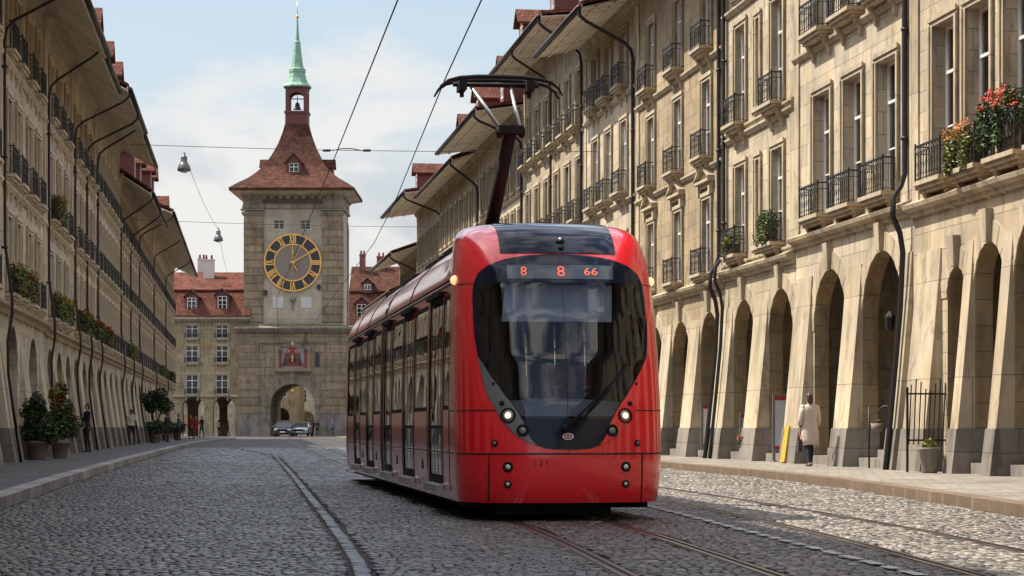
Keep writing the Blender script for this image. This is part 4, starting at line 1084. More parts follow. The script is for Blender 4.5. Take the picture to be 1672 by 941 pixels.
stroke(math.pi/3, 0, 0, 0, 1.75, .12, .22); stroke(math.pi/3, 0, 1.3, 0, 1.8, .07, .226); stroke(math.radians(152), 0, .0, 0, .9, .10, .2); stroke(math.radians(29), 0, 0, 0, 1.95, .03, .19)
g.lathe([(.001, .16), (.26, .16), (.22, .3), (.001, .34)], (0, YD, CZ), (0, 1, 0), 14)
g.build('clock_hands', M['gold'], do)
for x in (1.5, -1.37):
    b = MB(); b.box(x-.55, x+.55, YS-.05, YS+.05, tz(503), tz(485)); b.build('pale_panel', M['palecloth'], tower)
b = MB(); b.lathe([(.001, 0), (.32, 0), (.25, .16), (.001, .2)], (0, YS, tz(489)), (0, 1, 0), 14); b.prism([(-.26, tz(489)), (.26, tz(489)), (0, tz(508))], 'y', YS, YS+.1);
for x, y_ in ((2.78, 478), (-2.65, 469)):
    k = MB(); k.box(x-.17, x+.17, YS, YS+.25, tz(y_+4), tz(y_-4)); k.build('bracket', M['rust'], tower)
b.build('carved_bracket', M['towertrim'], tower)
# painted panel over the gate: plain coloured heraldic relief
b = MB(); b.box(-1.75, 1.7, .02, .10, tz(601), tz(566), 0); b.box(-1.9, 1.85, .02, .5, tz(607), tz(601), 3)
for x in (-1.35, 1.25):
    b.lathe([(.17, 0), (.15, .08), (.13, .2), (.12, 1.55), (.17, 1.65)], (x, .27, tz(600)), (0, 0, 1), 10, 1)
    b.box(x-.22, x+.22, .1, .45, tz(573), tz(570), 3)
b.ell((0, .10, tz(583)), (.82, .05, .95), mi=1); b.ell((0, .14, tz(585)), (.42, .06, .55), mi=2); b.box(-.05, .05, .19, .22, tz(592), tz(579), 4); b.box(-.2, .2, .19, .215, tz(584), tz(583), 4)
for s in (-1, 1): b.ell((s*.72, .14, tz(591)), (.2, .06, .42), mi=2); b.ell((s*.6, .14, tz(576)), (.22, .05, .12), mi=3); b.ell((s*.35, .15, tz(574)), (.06, .05, .14), mi=4)
b.prism([(-1.5, tz(568)), (1.45, tz(568)), (.9, tz(563)), (0, tz(559)), (-.9, tz(563))], 'y', .02, .2, 3); b.ell((0, .16, tz(562)), (.14, .06, .25), mi=4)
b.box(-1.1, 1.1, .1, .16, tz(598), tz(594), 1); b.build('painted_panel', [M['mauve'], M['heraldred'], M['clockdark'], M['towertrim'], M['gold']], tower)
for x in (-2.52, 2.5):
    b = MB(); b.prism([(x-.24, tz(599)), (x+.24, tz(599)), (x+.24, tz(580)), (x+.15, tz(576)), (x, tz(574)), (x-.15, tz(576)), (x-.24, tz(580))], 'y', .02, .06); b.build('niche', M['clockdark'] if x < 0 else M['towertrim'], tower)
b = MB(); b.lathe([(.05, 0), (.2, .1), (.25, .4), (.05, .6)], (0, -.3, 4.35), n=8); b.tube([(0, -.3, 4.9), (0, -.3, 5.35)], .03, 6); b.build('gate_lantern', M['gold'], tower)

# house left of the tower, facing the viewer
def mansard_house(label, cx, y, x0, x1, zw, tiers, wins, arches, roof, zc=0, dorms=(), chs=(), mats=('stoneC', 'trim', 'tile2'), dep=11, wx='winwhite', cm='chim'):
    rt = thing('end_house', label, 'house', (cx, y, 0), math.pi)
    b = MB(); holes = [(x-w/2, x+w/2, z, z+h) for x, z, w, h in wins]
    if zc:
        rect_wall(b, x0, x1, zc, zw, holes, .22); arch_wall(b, x0, x1, zc, arches, .9)
        iw = MB(); arch_wall(iw, x0, x1, zc, arches, 0); 
    else: rect_wall(b, x0, x1, 0, zw, holes, .22)
    for x in (x0, x1): b.quad((x, 0, 0), (x, -dep, 0), (x, -dep, zw), (x, 0, zw))
    rw = MB()
    if arches:
        arch_wall(rw, x0, x1, zw, arches, .0); b.add([(x, y_-dep, z) for x, y_, z in rw.v], [f[::-1] for f in rw.f])
        b.quad((x0, -.9, zc), (x1, -.9, zc), (x1, -dep, zc), (x0, -dep, zc))
    else: b.quad((x0, -dep, 0), (x1, -dep, 0), (x1, -dep, zw), (x0, -dep, zw))
    b.build('wall', M[mats[0]], rt)
    for x, z, w, h in wins:
        wi = link('window', casement_mesh(w, h, wx), rt, (x, -.18, z)); link('pane', pane_mesh(w, h), wi); link('surround', surround_mesh(w, h, False, mats[1]), wi, (0, .18, 0))
        if R.random() < .5: link('curtain', curtain_mesh(w, h, 1), wi)
        bl = link('balcony', slab_mesh(w, mats[1], .35), rt, (x, 0, z-.02)); link('railing', railing_mesh(w, .5, .3), bl)
    c = MB()
    c.box(x0-.2, x1+.2, 0.0, .3, zw-.5, zw-.3); c.box(x0-.5, x1+.2, 0.0, .7, zw-.3, zw-.05)
    if zc: c.box(x0, x1, 0, .18, zc+.1, zc+.35)
    c.build('cornice', M[mats[1]], rt)
    r = MB(); (zm, ym), (zr, yr) = roof
    o = .75
    r.hexa([(x0-.5, o, zw-.05), (x1+.2, o, zw-.05), (x1+.2, -ym, zm), (x0-.5, -ym, zm), (x0-.5, o, zw+.07), (x1+.2, o, zw+.07), (x1+.2, -ym, zm+.12), (x0-.5, -ym, zm+.12)])
    r.hexa([(x0-.5, -ym+.25, zm+.0), (x1+.2, -ym+.25, zm), (x1+.2, -yr, zr), (x0-.5, -yr, zr), (x0-.5, -ym+.25, zm+.14), (x1+.2, -ym+.25, zm+.14), (x1+.2, -yr, zr+.14), (x0-.5, -yr, zr+.14)])
    r.hexa([(x0-.5, -dep, zw), (x1+.2, -dep, zw), (x1+.2, -yr, zr), (x0-.5, -yr, zr), (x0-.5, -dep, zw+.1), (x1+.2, -dep, zw+.1), (x1+.2, -yr, zr+.14), (x0-.5, -yr, zr+.14)])
    for x in (x0-.02, x1+.02): r.add([(x, .3, zw), (x, -ym, zm), (x, -yr, zr), (x, -dep, zw)], [(0, 1, 2, 3)])
    r.build('roof', M[mats[2]], rt)
    for x, y_, z, w, h in dorms: dormer(rt, x, y_, z, w, h, mats[2])
    for x, y_, z0, z1, w in chs: chimney(rt, x, y_, z0, z1, w, mat=cm)
    return rt
px = lambda p: (p-836)/16.0
wl = []
for xp in (313, 362):
    for yb, hh, ww in ((552, 1.35, 1.25), (592, 1.7, 1.25), (644, 2.0, 1.25)): wl.append((-(px(xp)-px(347)), tz(yb), ww, hh))
wl += [(w[0]+6.1, w[1], w[2], w[3]) for w in wl[:3]] + [(w[0]+9.2, w[1], w[2], w[3]) for w in wl[:3]]
mansard_house('cream house with three storeys of white windows over two arches, joined to the clock tower', px(347), 231.4, -3.35, 12.5, tz(517), None, wl,
              [(-(px(365)-px(347)), 1.12, 4.35-.3), (-(px(315)-px(347)), 1.12, 4.35-.3), (5.4, 1.12, 4.05), (8.6, 1.12, 4.05)], ((tz(474), 1.3), (tz(441), 5.5)), zc=tz(650), dep=12,
              dorms=((-(px(363)-px(347)), .2, tz(511), 1.35, 1.85), (-(px(313)-px(347)), .2, tz(511), 1.35, 1.7)), chs=((-(px(332)-px(347)), -4.2, tz(460), tz(421), 1.1), (-(px(316)-px(347)), -6, tz(450), tz(418), .8)))
mansard_house('dark house with stacked red dormers behind the clock tower', -15.6, 268, -6, 3.6, tz(520)+1, None, [(2.2, 10.6, 1.2, 1.8), (-.5, 10.6, 1.2, 1.8), (2.2, 7.6, 1.2, 1.8)], (), ((17.0, 2.0), (20.2, 6)),
              dorms=((2.2, .1, 13.6, 1.5, 2.0), (1.6, -1.6, 16.9, 1.2, 1.2), (-1.2, .1, 13.6, 1.5, 2.0)), chs=((2.4, -5, 18.5, 21.6, .7), (.2, -5.5, 18.5, 21.4, 1.0)), mats=('stoneM', 'trimL', 'tileT'), cm='brick')
# houses of the street beyond the gate
for i, (cx, y, x0, x1, rz, lab) in enumerate(((-31.5, 300, -24, 24, -math.pi/2+.02, 'pale shaded facade of the narrow street glimpsed through the gate arch'), (-20.5, 300, -24, 24, math.pi/2+.0, 'sunlit facade of the narrow street glimpsed through the gate arch'), (-27, 345, -14, 14, math.pi, 'house closing the street far beyond the gate arch'), (-48, 276, -22, 10, math.pi, 'sunlit house seen through the two arches left of the clock tower'))):
    rt = thing('distant_house', lab, 'house', (cx, y, 0), rz); b = MB(); hl = []
    for x in np.arange(x0+2, x1-1, 2.8):
        for z in (4.6, 8.0, 11.2): hl.append((x-.55, x+.55, z, z+2.0))
    rect_wall(b, x0, x1, 3.9, 14.5, hl, .2); arch_wall(b, x0, x1, 3.9, [(x, 1.1, 3.3) for x in np.arange(x0+2.2, x1-1.2, 3.2)], .5)
    b.quad((x0, -8, 0), (x1, -8, 0), (x1, -8, 14.5), (x0, -8, 14.5)); b.quad((x0, 0, 0), (x0, -8, 0), (x0, -8, 14.5), (x0, 0, 14.5)); b.quad((x1, 0, 0), (x1, -8, 0), (x1, -8, 14.5), (x1, 0, 14.5))
    b.build('wall', M[('stoneA', 'stoneB', 'stoneB', 'stoneC')[i]], rt)
    for h in hl: link('window', casement_mesh(1.1, 2.0, 'winwhite'), rt, ((h[0]+h[1])/2, -.18, h[2])); link('pane', pane_mesh(1.1, 2.0, 'carglass'), rt, ((h[0]+h[1])/2, -.2, h[2]))
    g = MB(); g.box(x0, x1, -.0, 1.2, 14.4, 14.6); g.hexa([(x0, 1.3, 14.6), (x1, 1.3, 14.6), (x1, -4, 18), (x0, -4, 18), (x0, 1.3, 14.75), (x1, 1.3, 14.75), (x1, -4, 18.15), (x0, -4, 18.15)]); g.build('roof', M['tile'], rt)

# ---------------------------------------------------------------- ground, road, pavements, rails
def G(pxx, pyy, z=0.0):
    Y = F_PX*(1.05-z)/(pyy-696.0); return ((pxx-836.0)/F_PX*Y, Y)
KERB_R = [(-70, 9.6), (14, 9.2), (20, 9.35), (26.4, 9.6), (33, 10.4), (39.4, 11.15), (46, 11.55), (58, 11.8), (80, 11.9), (150, 11.9), (215, 12.6)]   # (Y, X0)
KERB_L = [(-70, -3.1), (28, -3.2), (42, -3.38), (66, -3.47), (104, -3.4), (130, -3.2), (152, -2.6), (175, -1.7), (188, -1.3)]
b = MB(); b.quad((-900, -700, -.06), (900, -700, -.06), (900, 2200, -.06), (-900, 2200, -.06)); structure(b.build('ground', M['ground']))
# distant flat sett paving as one sheet with a hole where the modelled setts lie
SY0, SY1 = 12.0, 110.0
ys = [-70, -40, -10, 5, SY0]; b = MB()
def strip(b, ys, fa, fb, z, mi=0):
    for a, c in zip(ys, ys[1:]):
        b.quad((fa(a), a, z), (fb(a), a, z), (fb(c), c, z), (fa(c), c, z), mi)
kr = lambda y: interp(KERB_R, y)+MR*y
kl = lambda y: interp(KERB_L, y)+ML*y
strip(b, ys, kl, kr, 0)
strip(b, [SY0, 14, 20, 26.4, 33, 39.4, 46, 58, 80, SY1], kl, kr, -.022)
strip(b, [SY1, 130, 152, 175, 188], kl, kr, 0)
strip(b, [188, 206, 231, 262, 300, 345], lambda y: -60 if y < 231 else -36, lambda y: 0 if y < 231 else -10, 0)
structure(b.build('road', [M['road_far']]))
TRK = [(-70, 3.1), (10, 3.2), (16, 3.55), (22, 3.92), (28, 4.07), (50, 4.1), (75, 4.6), (110, 5.5), (160, 7.0), (231, 9.6), (340, 9.6)]
TRK2 = [(-70, 5.4), (10, 5.6), (16, 6.05), (22.6, 6.75), (31.6, 7.2), (45, 7.5), (75, 7.7), (110, 8.2), (160, 8.8), (231, 10.6), (300, 10.6)]
GA = .52
def trk(tab, y): return interp(tab, y)
def smooth_tab(tab): 
    ysx = np.arange(-70, 300, 1.0); v = np.interp(ysx, [t[0] for t in tab], [t[1] for t in tab]); k = np.hanning(15); k /= k.sum(); vp = np.pad(v, 7, mode='edge')
    return list(zip(ysx, np.convolve(vp, k, 'valid')))
TRK, TRK2 = smooth_tab(TRK), smooth_tab(TRK2)
BAND = [(14, -.15), (15.86, -.05)] + [(G(x, y)[1], G(x, y)[0]-MR*G(x, y)[1]) for x, y in ((593, 941), (584, 915), (555, 872), (517, 824), (478, 776), (450, 745))]
BAND = sorted(BAND[2:]); BAND = [(10, BAND[0][1]+.3)] + BAND + [(110, BAND[-1][1]-1.0)]
# individual granite setts in rows
rng = np.random.default_rng(5); V, Fc, tone = [], [], []
ROWS = []; y_ = SY0
while y_ < SY1:
    h_ = .088 if y_ < 40 else .12 if y_ < 66 else .2; ROWS.append((y_+h_/2, h_)); y_ += h_
base = np.array([[-1, -1], [1, -1], [1, 1], [-1, 1]], float)
allc = []
for y, rowh in ROWS:
    xa, xb = interp(KERB_L, y)+.06+(ML-MR)*y, interp(KERB_R, y)-.07
    w = rng.uniform(.75, 1.25, 300)*max(.088, rowh*1.02); xs = np.cumsum(w)+xa-rng.uniform(0, .2); ok = xs < xb; xs, w = xs[ok], w[ok]
    xc = xs-w/2
    rails = [trk(TRK, y)-GA, trk(TRK, y)+GA, trk(TRK2, y)-GA-.05, trk(TRK2, y)+GA+.05]
    kp = np.ones(len(xc), bool)
    for r_ in rails: kp &= np.abs(xc-r_) > .075+w/2*.75
    kp &= np.abs(xc-interp(BAND, y)) > .085+w/2*.75
    kp &= xc-w/2 > xa-.02
    for x_, w_ in zip(xc[kp], w[kp]): allc.append((x_, y+.018*math.sin(x_*2.1+y*.7)+rng.normal(0, .003), w_*.5-.0055, rowh*.5-.0055))
    # band of larger stones
nb_ = 0
for y in np.arange(SY0, SY1, .24):
    allc.append((interp(BAND, y), y, .062, .112))
allc = np.array(allc); n = len(allc)
isband = np.zeros(n, bool); isband[-len(np.arange(SY0, SY1, .24)):] = True
lev = [(1.0, -.032), (.95, -.006), (.78, .0)]
hj = rng.normal(0, .0025, n); tl = rng.normal(0, .022, (n, 2))
und = .006*np.sin(allc[:, 0]*1.7+allc[:, 1]*.35)*np.sin(allc[:, 1]*.9)
P = np.zeros((n, 12, 3))
jit = rng.normal(0, .004, (n, 4, 2))
for li, (sc, z) in enumerate(lev):
    for k in range(4):
        lx = base[k, 0]*allc[:, 2]*sc+jit[:, k, 0]*(sc < 1); ly = base[k, 1]*allc[:, 3]*sc+jit[:, k, 1]*.6*(sc < 1)
        X0 = allc[:, 0]+lx; Y = allc[:, 1]+ly
        P[:, li*4+k, 0] = X0+MR*Y; P[:, li*4+k, 1] = Y; P[:, li*4+k, 2] = z+hj*(li > 0)+(lx*tl[:, 0]+ly*tl[:, 1])*(li > 0)+und*(li > 0)
fl = []
for li in (0, 1):
    for k in range(4): fl.append((li*4+k, li*4+(k+1) % 4, li*4+4+(k+1) % 4, li*4+4+k))
fl.append((8, 9, 10, 11)); fl = np.array(fl)
faces = (fl[None]+(np.arange(n)*12)[:, None, None]).reshape(-1)
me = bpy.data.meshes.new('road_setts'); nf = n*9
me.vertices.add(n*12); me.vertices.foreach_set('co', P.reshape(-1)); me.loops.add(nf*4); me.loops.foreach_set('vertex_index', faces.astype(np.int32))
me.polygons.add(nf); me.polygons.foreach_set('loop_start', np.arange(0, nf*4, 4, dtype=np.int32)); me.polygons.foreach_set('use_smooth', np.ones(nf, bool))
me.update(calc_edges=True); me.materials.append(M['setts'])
tn = np.clip(np.where(isband, rng.uniform(.12, .30, n), rng.beta(2.0, 2.4, n))+.34*(allc[:, 0] > np.interp(allc[:, 1], [t[0] for t in TRK2], [t[1]-GA-.05 for t in TRK2])), 0, 1)  # sandier and lighter past the second track's first rail; sunlit tan put into tone
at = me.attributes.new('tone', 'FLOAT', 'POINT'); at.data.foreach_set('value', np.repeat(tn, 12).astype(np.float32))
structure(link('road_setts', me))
b = MB(); strip(b, list(np.linspace(SY0, SY1, 24)), lambda y: kl(y)+.02, lambda y: kr(y)-.02, -.017); structure(b.build('road_joints', M['dirt']))
# rails: two polished heads each with a dark groove
b = MB()
for tab, ga in ((TRK, GA), (TRK2, GA+.05)):
    for s in (-1, 1):
        yy = list(np.arange(-20, 60, 1.0))+list(np.arange(60, 262, 4.0))
        for o0, o1, z, mi in ((-.075, -.032, .003, 0), (-.032, .012, -.010, 1), (.012, .045, .004, 0), (-.105, -.075, -.004, 1), (.045, .075, -.004, 1)):
            vs = []
            for y in yy:
                x = trk(tab, y)+s*ga+MR*y; zz = z+(.0045 if y > SY1 else 0) + (.008 if mi and y > SY1 else 0)
                vs += [(x+o0, y, zz), (x+o1, y, zz), (x+o0, y, -.03), (x+o1, y, -.03)]
            fs = []
            for i in range(len(yy)-1):
                a = i*4; fs += [(a, a+1, a+5, a+4), (a, a+4, a+6, a+2), (a+1, a+3, a+7, a+5)]
            b.add(vs, fs, mi)
structure(b.build('tram_rails', [M['steel'], M['rust']]))
# painted dashes beside the tram
b = MB()
p0, p1 = G(1045, 824), G(1470, 934); L = 30; tt = 0.0
q0, q1 = np.array(p0), np.array(p1); d = (q1-q0); dl = np.linalg.norm(d); d /= dl; nrm = np.array([-d[1], d[0]])
s_ = -8.0
while s_ < dl+1:
    ln = .16
    for k in range(R.choice((2, 3, 3))):
        a = q0+d*s_+nrm*R.uniform(-.008, .008); e = a+d*ln*R.uniform(.75, .95)
        b.quad((*(a-nrm*.05), .0175), (*(e-nrm*.05), .0175), (*(e+nrm*.05), .0175), (*(a+nrm*.05), .0175)); s_ += ln
    s_ += .22
structure(b.build('road_marking', plain('worn_white_paint', (.42, .41, .39), .7, var=.4, scale=20)))
# pavements and kerbs
PH = .13
YS_R = [-70, -20, 5, 14, 20, 26.4, 30, 33, 36, 39.4, 42, 46, 58, 80, 110, 150, 180, 206]
b = MB(); strip(b, YS_R, lambda y: kr(y)+.32, lambda y: MR*y+20.0, PH); structure(b.build('pavement', M['pave']))
b = MB()
def kerb(b, ys, f, s, w=.32, m=None):
    for a, c in zip(ys, ys[1:]):
        b.quad((f(a), a, PH+.004), (f(a)+s*w, a, PH+.004), (f(c)+s*w, c, PH+.004), (f(c), c, PH+.004)); b.quad((f(a), a, -.05), (f(c), c, -.05), (f(c), c, PH+.004), (f(a), a, PH+.004))
def fine(ys, st=.9):
    out = []
    for a, c in zip(ys, ys[1:]): out += list(np.arange(a, c, st))
    return out+[ys[-1]]
kerb(b, fine([-70, 14], 4)+fine([14, 60])[1:]+fine([60, 206], 5)[1:], kr, 1); structure(b.build('kerb', M['kerbR']))
YS_L = [-70, -20, 10, 28, 42, 66, 85, 104, 130, 152, 175, 188]
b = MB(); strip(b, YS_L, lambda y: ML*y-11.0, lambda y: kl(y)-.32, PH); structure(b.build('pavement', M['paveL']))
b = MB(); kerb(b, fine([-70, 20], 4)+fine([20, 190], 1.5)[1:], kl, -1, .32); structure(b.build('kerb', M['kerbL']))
# ---------------------------------------------------------------- yellow paint on a pier of the three-window house
for o in bpy.data.objects:
    if o.get('label', '').startswith('smooth cream house'):
        k = MB(); x0, x1 = (56.1-47.6)*KR, (56.5-47.6)*KR; zb_ = 5.62-.9; bt = .45*(1-(1/zb_))**1.15
        k.hexa([(x0, .50, .16), (x1, .50, .16), (x1, .537, .16), (x0, .537, .16), (x0, bt+.03, 1.05), (x1, bt+.03, 1.05), (x1, bt+.067, 1.05), (x0, bt+.067, 1.05)])
        k.build('paint_patch', M['yellow'], o)

# ---------------------------------------------------------------- plants
def leaves(b, c, r, n, size, mi=(0,), shell=.35, flat=.5):
    c = Vector(c)
    for _ in range(n):
        while True:
            d = Vector((R.uniform(-1, 1), R.uniform(-1, 1), R.uniform(-1, 1)))
            if .05 < d.length <= 1: break
        d = d.normalized()*(d.length**shell)
        p = c+Vector((d.x*r[0], d.y*r[1], d.z*r[2])); s = size*R.uniform(.6, 1.3)
        a = Vector((R.gauss(0, 1), R.gauss(0, 1), R.gauss(0, flat))).normalized(); q = a.cross(Vector((R.gauss(0, 1), R.gauss(0, 1), R.gauss(0, 1)))).normalized()
        m = R.choice(mi)
        b.add([p-a*s, p+q*s*.45, p+a*s, p-q*s*.45], [(0, 1, 2, 3)], m)
def blossoms(b, c, r, n, size, mi=(0,), top=True):
    c = Vector(c)
    for _ in range(n):
        d = Vector((R.gauss(0, 1), R.gauss(0, 1), abs(R.gauss(0, 1)) if top else R.gauss(0, 1))).normalized()
        p = c+Vector((d.x*r[0], d.y*r[1], d.z*r[2]))*R.uniform(.85, 1.08); s = size*R.uniform(.7, 1.2); m = R.choice(mi)
        for _ in range(12):
            o = Vector((R.gauss(0, .5), R.gauss(0, .5), R.gauss(0, .4)))*s; a = Vector((R.gauss(0, 1), R.gauss(0, 1), R.gauss(0, 1))).normalized(); q = a.orthogonal().normalized()
            b.add([p+o-a*s*.34, p+o+q*s*.28, p+o+a*s*.34, p+o-q*s*.28], [(0, 1, 2, 3)], m)
LEAF = [M['leafG'], M['leafD'], M['leafY']]
def flower_box(label, loc, rz, w, h, mis, fl, nfl, nl, group='flower boxes on the balconies', lsize=.05, fs=.06):
    t = thing('flower_box', label, 'flower box', loc, rz, group)
    b = MB(); b.hexa([(-w/2+.04, -.09, 0), (w/2-.04, -.09, 0), (w/2-.04, .09, 0), (-w/2+.04, .09, 0), (-w/2, -.12, .2), (w/2, -.12, .2), (w/2, .12, .2), (-w/2, .12, .2)]); b.build('planter', M['crate'], t)
    b = MB()
    for i in range(6):
        x = -w/2+w*(i+.5)/6; k = R.uniform(.75, 1.15)
        leaves(b, (x, R.uniform(-.03, .08), .2+h*.42*k), (w/6*.95, .24, h*.5*k), nl//6, lsize, mis, .5)
    for i in range(5): leaves(b, (R.uniform(-w/2, w/2), .2, .08), (.12, .10, .25), nl//16, lsize, mis)
    b.build('foliage', LEAF, t)
    if nfl:
        b = MB()
        for i in range(6): blossoms(b, (-w/2+w*(i+.5)/6, .05, .2+h*.45), (w/6, .26, h*.56), nfl//6, fs, (0, 0, 1) if fl == 'petR' else (0,))
        b.build('flowers', [M[fl]]+([M['petRo']] if fl == 'petR' else []), t)
    return t
def on_balcony(side, Y, z, X0=None):
    X0 = (15.0 if side == 'R' else -6.4) if X0 is None else X0
    return (pR(X0-.24, Y, z) if side == 'R' else pL(X0+.24, Y, z)), (math.atan2(1, MR) if side == 'R' else math.atan2(-1, -ML))
def fb(side, Y, z, *a, **k):
    p, r = on_balcony(side, Y, z); return flower_box(a[0], p, r, *a[1:], **k)
fb('R', 41.75, 6.32, 'box overflowing with bright red geraniums on the pale house balcony', 1.5, .72, (0, 0, 1), 'petR', 110, 2400, fs=.06)
fb('R', 43.65, 6.08, 'box of yellow green plants with a few orange flowers beside the red geraniums', 1.35, .62, (0, 2, 2), 'petO', 60, 1800)
fb('R', 58.75, 5.9, 'box of bushy green plants on the lower balcony nearer the viewpoint, cream house', 1.0, .6, (0, 2, 0), 'petY', 0, 1000)
fb('R', 62.75, 5.86, 'box of thin green plants on the lower balcony beside the black downpipe, cream house', .95, .35, (0, 2), 'petY', 0, 500)
for i, (Y, z, f, w) in enumerate(((59.6, 4.6, 'petY', 'grey shaded house, nearest to the picture edge'), (62.0, 4.6, 'petO', 'grey shaded house, second balcony along'), (72, 4.55, 'petY', 'house past the potted shrubs, nearest balcony'), (75, 4.55, 'petY', 'house past the potted shrubs, middle balcony'),
        (82.3, 4.55, 'petO', 'orange flowered house, nearest balcony'), (85.2, 4.55, 'petR', 'orange flowered house, second balcony'), (90.8, 4.55, 'petR', 'orange flowered house, farthest balcony'),
        (72, 7.65, 'petY', 'house past the potted shrubs, upper storey'), (cols(92.5, 109, 2.5)[1], 4.55, 'petR', 'house behind the hanging lamp'), (cols(109, 127, 2.5)[2], 4.55, 'petY', 'house behind the round topped tree'), (cols(146, 166, 2.7)[3], 4.55, 'petY', 'second house from the far end of the shady row'), (cols(166, 186, 2.8)[2], 4.55, 'petO', 'last house of the shady row'))):
    fb('L', Y, z, '%s flower box on the %s' % ({'petY': 'yellow', 'petO': 'orange', 'petR': 'red'}[f], w), 1.05, .5, (0, 2, 2) if f == 'petY' else (0, 1, 2), f, 30, 420, lsize=.06, fs=.075)
def potted(label, x0, Y, ph, pr, crown, mis, fl=None, nfl=0, n=3000, group=None, trunk=0, ls=.06):
    t = thing('potted_shrub', label, 'potted plant', pL(x0, Y, PH), R.uniform(0, 1), group)
    b = MB(); b.lathe([(pr*.72, 0), (pr*.76, .02), (pr*.98, ph-.08), (pr*1.08, ph-.08), (pr*1.08, ph), (pr*.92, ph), (pr*.9, ph-.05), (.01, ph-.05)], n=20); b.build('pot', M['pot'], t)
    b = MB(); b.tube([(0, 0, ph-.05), (.01, .01, ph+(crown[0][2])*.5), (0, 0, crown[0][2])], [.05, .04, .025], 7)
    for k in range(5):
        a = k*1.26; b.tube([(0, 0, ph+.25), (.25*math.cos(a), .25*math.sin(a), ph+.7)], [.02, .008], 5)
    b.build('trunk', M['bark'], t)
    b = MB(); tot = sum(c[3]*c[4]*c[5] for c in crown)
    for x, y, z, rx, ry, rz in crown: leaves(b, (x, y, z), (rx, ry, rz), int(n*.7*rx*ry*rz/tot), ls, mis, .5)
    for q in range(16):
        x, y, z, rx, ry, rz = R.choice(crown); d = Vector((R.gauss(0, 1), R.gauss(0, 1), R.gauss(0, .8))).normalized(); k = R.uniform(.09, .17)
        leaves(b, (x+d.x*rx, y+d.y*ry, z+d.z*rz), (k, k, k*1.2), int(n*.02), ls, (R.choice(mis),), .6)
    b.build('crown', LEAF, t)
    if fl:
        b = MB()
        for x, y, z, rx, ry, rz in crown[-3:]: blossoms(b, (x, y, z), (rx, ry, rz), nfl//3, .07, (0,), False)
        b.build('flowers', M[fl], t)
    return t
potted('tall green shrub in a pale pot by the piers, yellow leaves at its foot', -5.85, 62.0, .52, .30, [(0, 0, .75, .42, .42, .35), (.0, 0, 1.1, .36, .36, .45), (-.02, 0, 1.45, .24, .24, .38), (.3, -.1, .6, .22, .22, .18), (-.05, .0, 1.7, .12, .12, .2)], (0, 1, 0, 1), n=4200)
potted('wide shrub with orange and red blooms in a clay pot, behind the tall green one', -5.45, 64.6, .5, .26, [(0, 0, .95, .42, .42, .42), (.05, 0, 1.35, .36, .36, .4), (.22, .05, 1.0, .3, .3, .4), (-.12, 0, 1.7, .22, .22, .3), (-.05, 0, 1.95, .12, .12, .2)], (0, 1, 2, 1), 'petO', 90, 4600)
def clumps(c, r, n, k): return [(c[0]+r[0]*k*R.gauss(0, .5), c[1]+r[1]*k*R.gauss(0, .5), c[2]+r[2]*k*R.gauss(0, .5), r[0]*R.uniform(.3, .5), r[1]*R.uniform(.3, .5), r[2]*R.uniform(.3, .5)) for _ in range(n)]
t = thing('round_topped_tree', 'round topped dark green tree on thin stems in a tub on the shaded pavement', 'tree', pL(-5.55, 130, PH))
b = MB(); b.lathe([(.3, 0), (.42, .5), (.4, .55), (.01, .5)], n=16); b.build('tub', M['pot'], t)
b = MB()
for a in (0, 2.1, 4.2): b.tube([(.12*math.cos(a), .12*math.sin(a), .45), (.2*math.cos(a), .2*math.sin(a), 1.2), (.45*math.cos(a), .45*math.sin(a), 2.1)], [.05, .045, .02], 7)
b.build('trunk', M['bark'], t)
b = MB()
for x, y, z, rx, ry, rz in clumps((0, 0, 2.3), (.85, .85, .72), 20, .8): leaves(b, (x, y, z), (rx, ry, rz), 240, .085, (0, 1, 1), .5)
b.build('crown', LEAF, t)
for i, (x0, Y, h, w, lb) in enumerate(((-5.2, 122, .6, .45, 'low dark bush in a tub under the round topped tree'), (-5.3, 140, .55, .5, 'bushy dark plant in a pot just beyond the round topped tree'), (-5.0, 152, .6, .5, 'dark potted bush by the seated crowd near the end of the pavement'))):
    potted(lb, x0, Y, .45, .26, [(0, 0, .75, w, w, h*.6), (.2, 0, .95, w*.6, w*.6, h*.5), (-.2, .1, .9, w*.6, w*.6, h*.5)], (0, 1, 1), n=900, ls=.09)

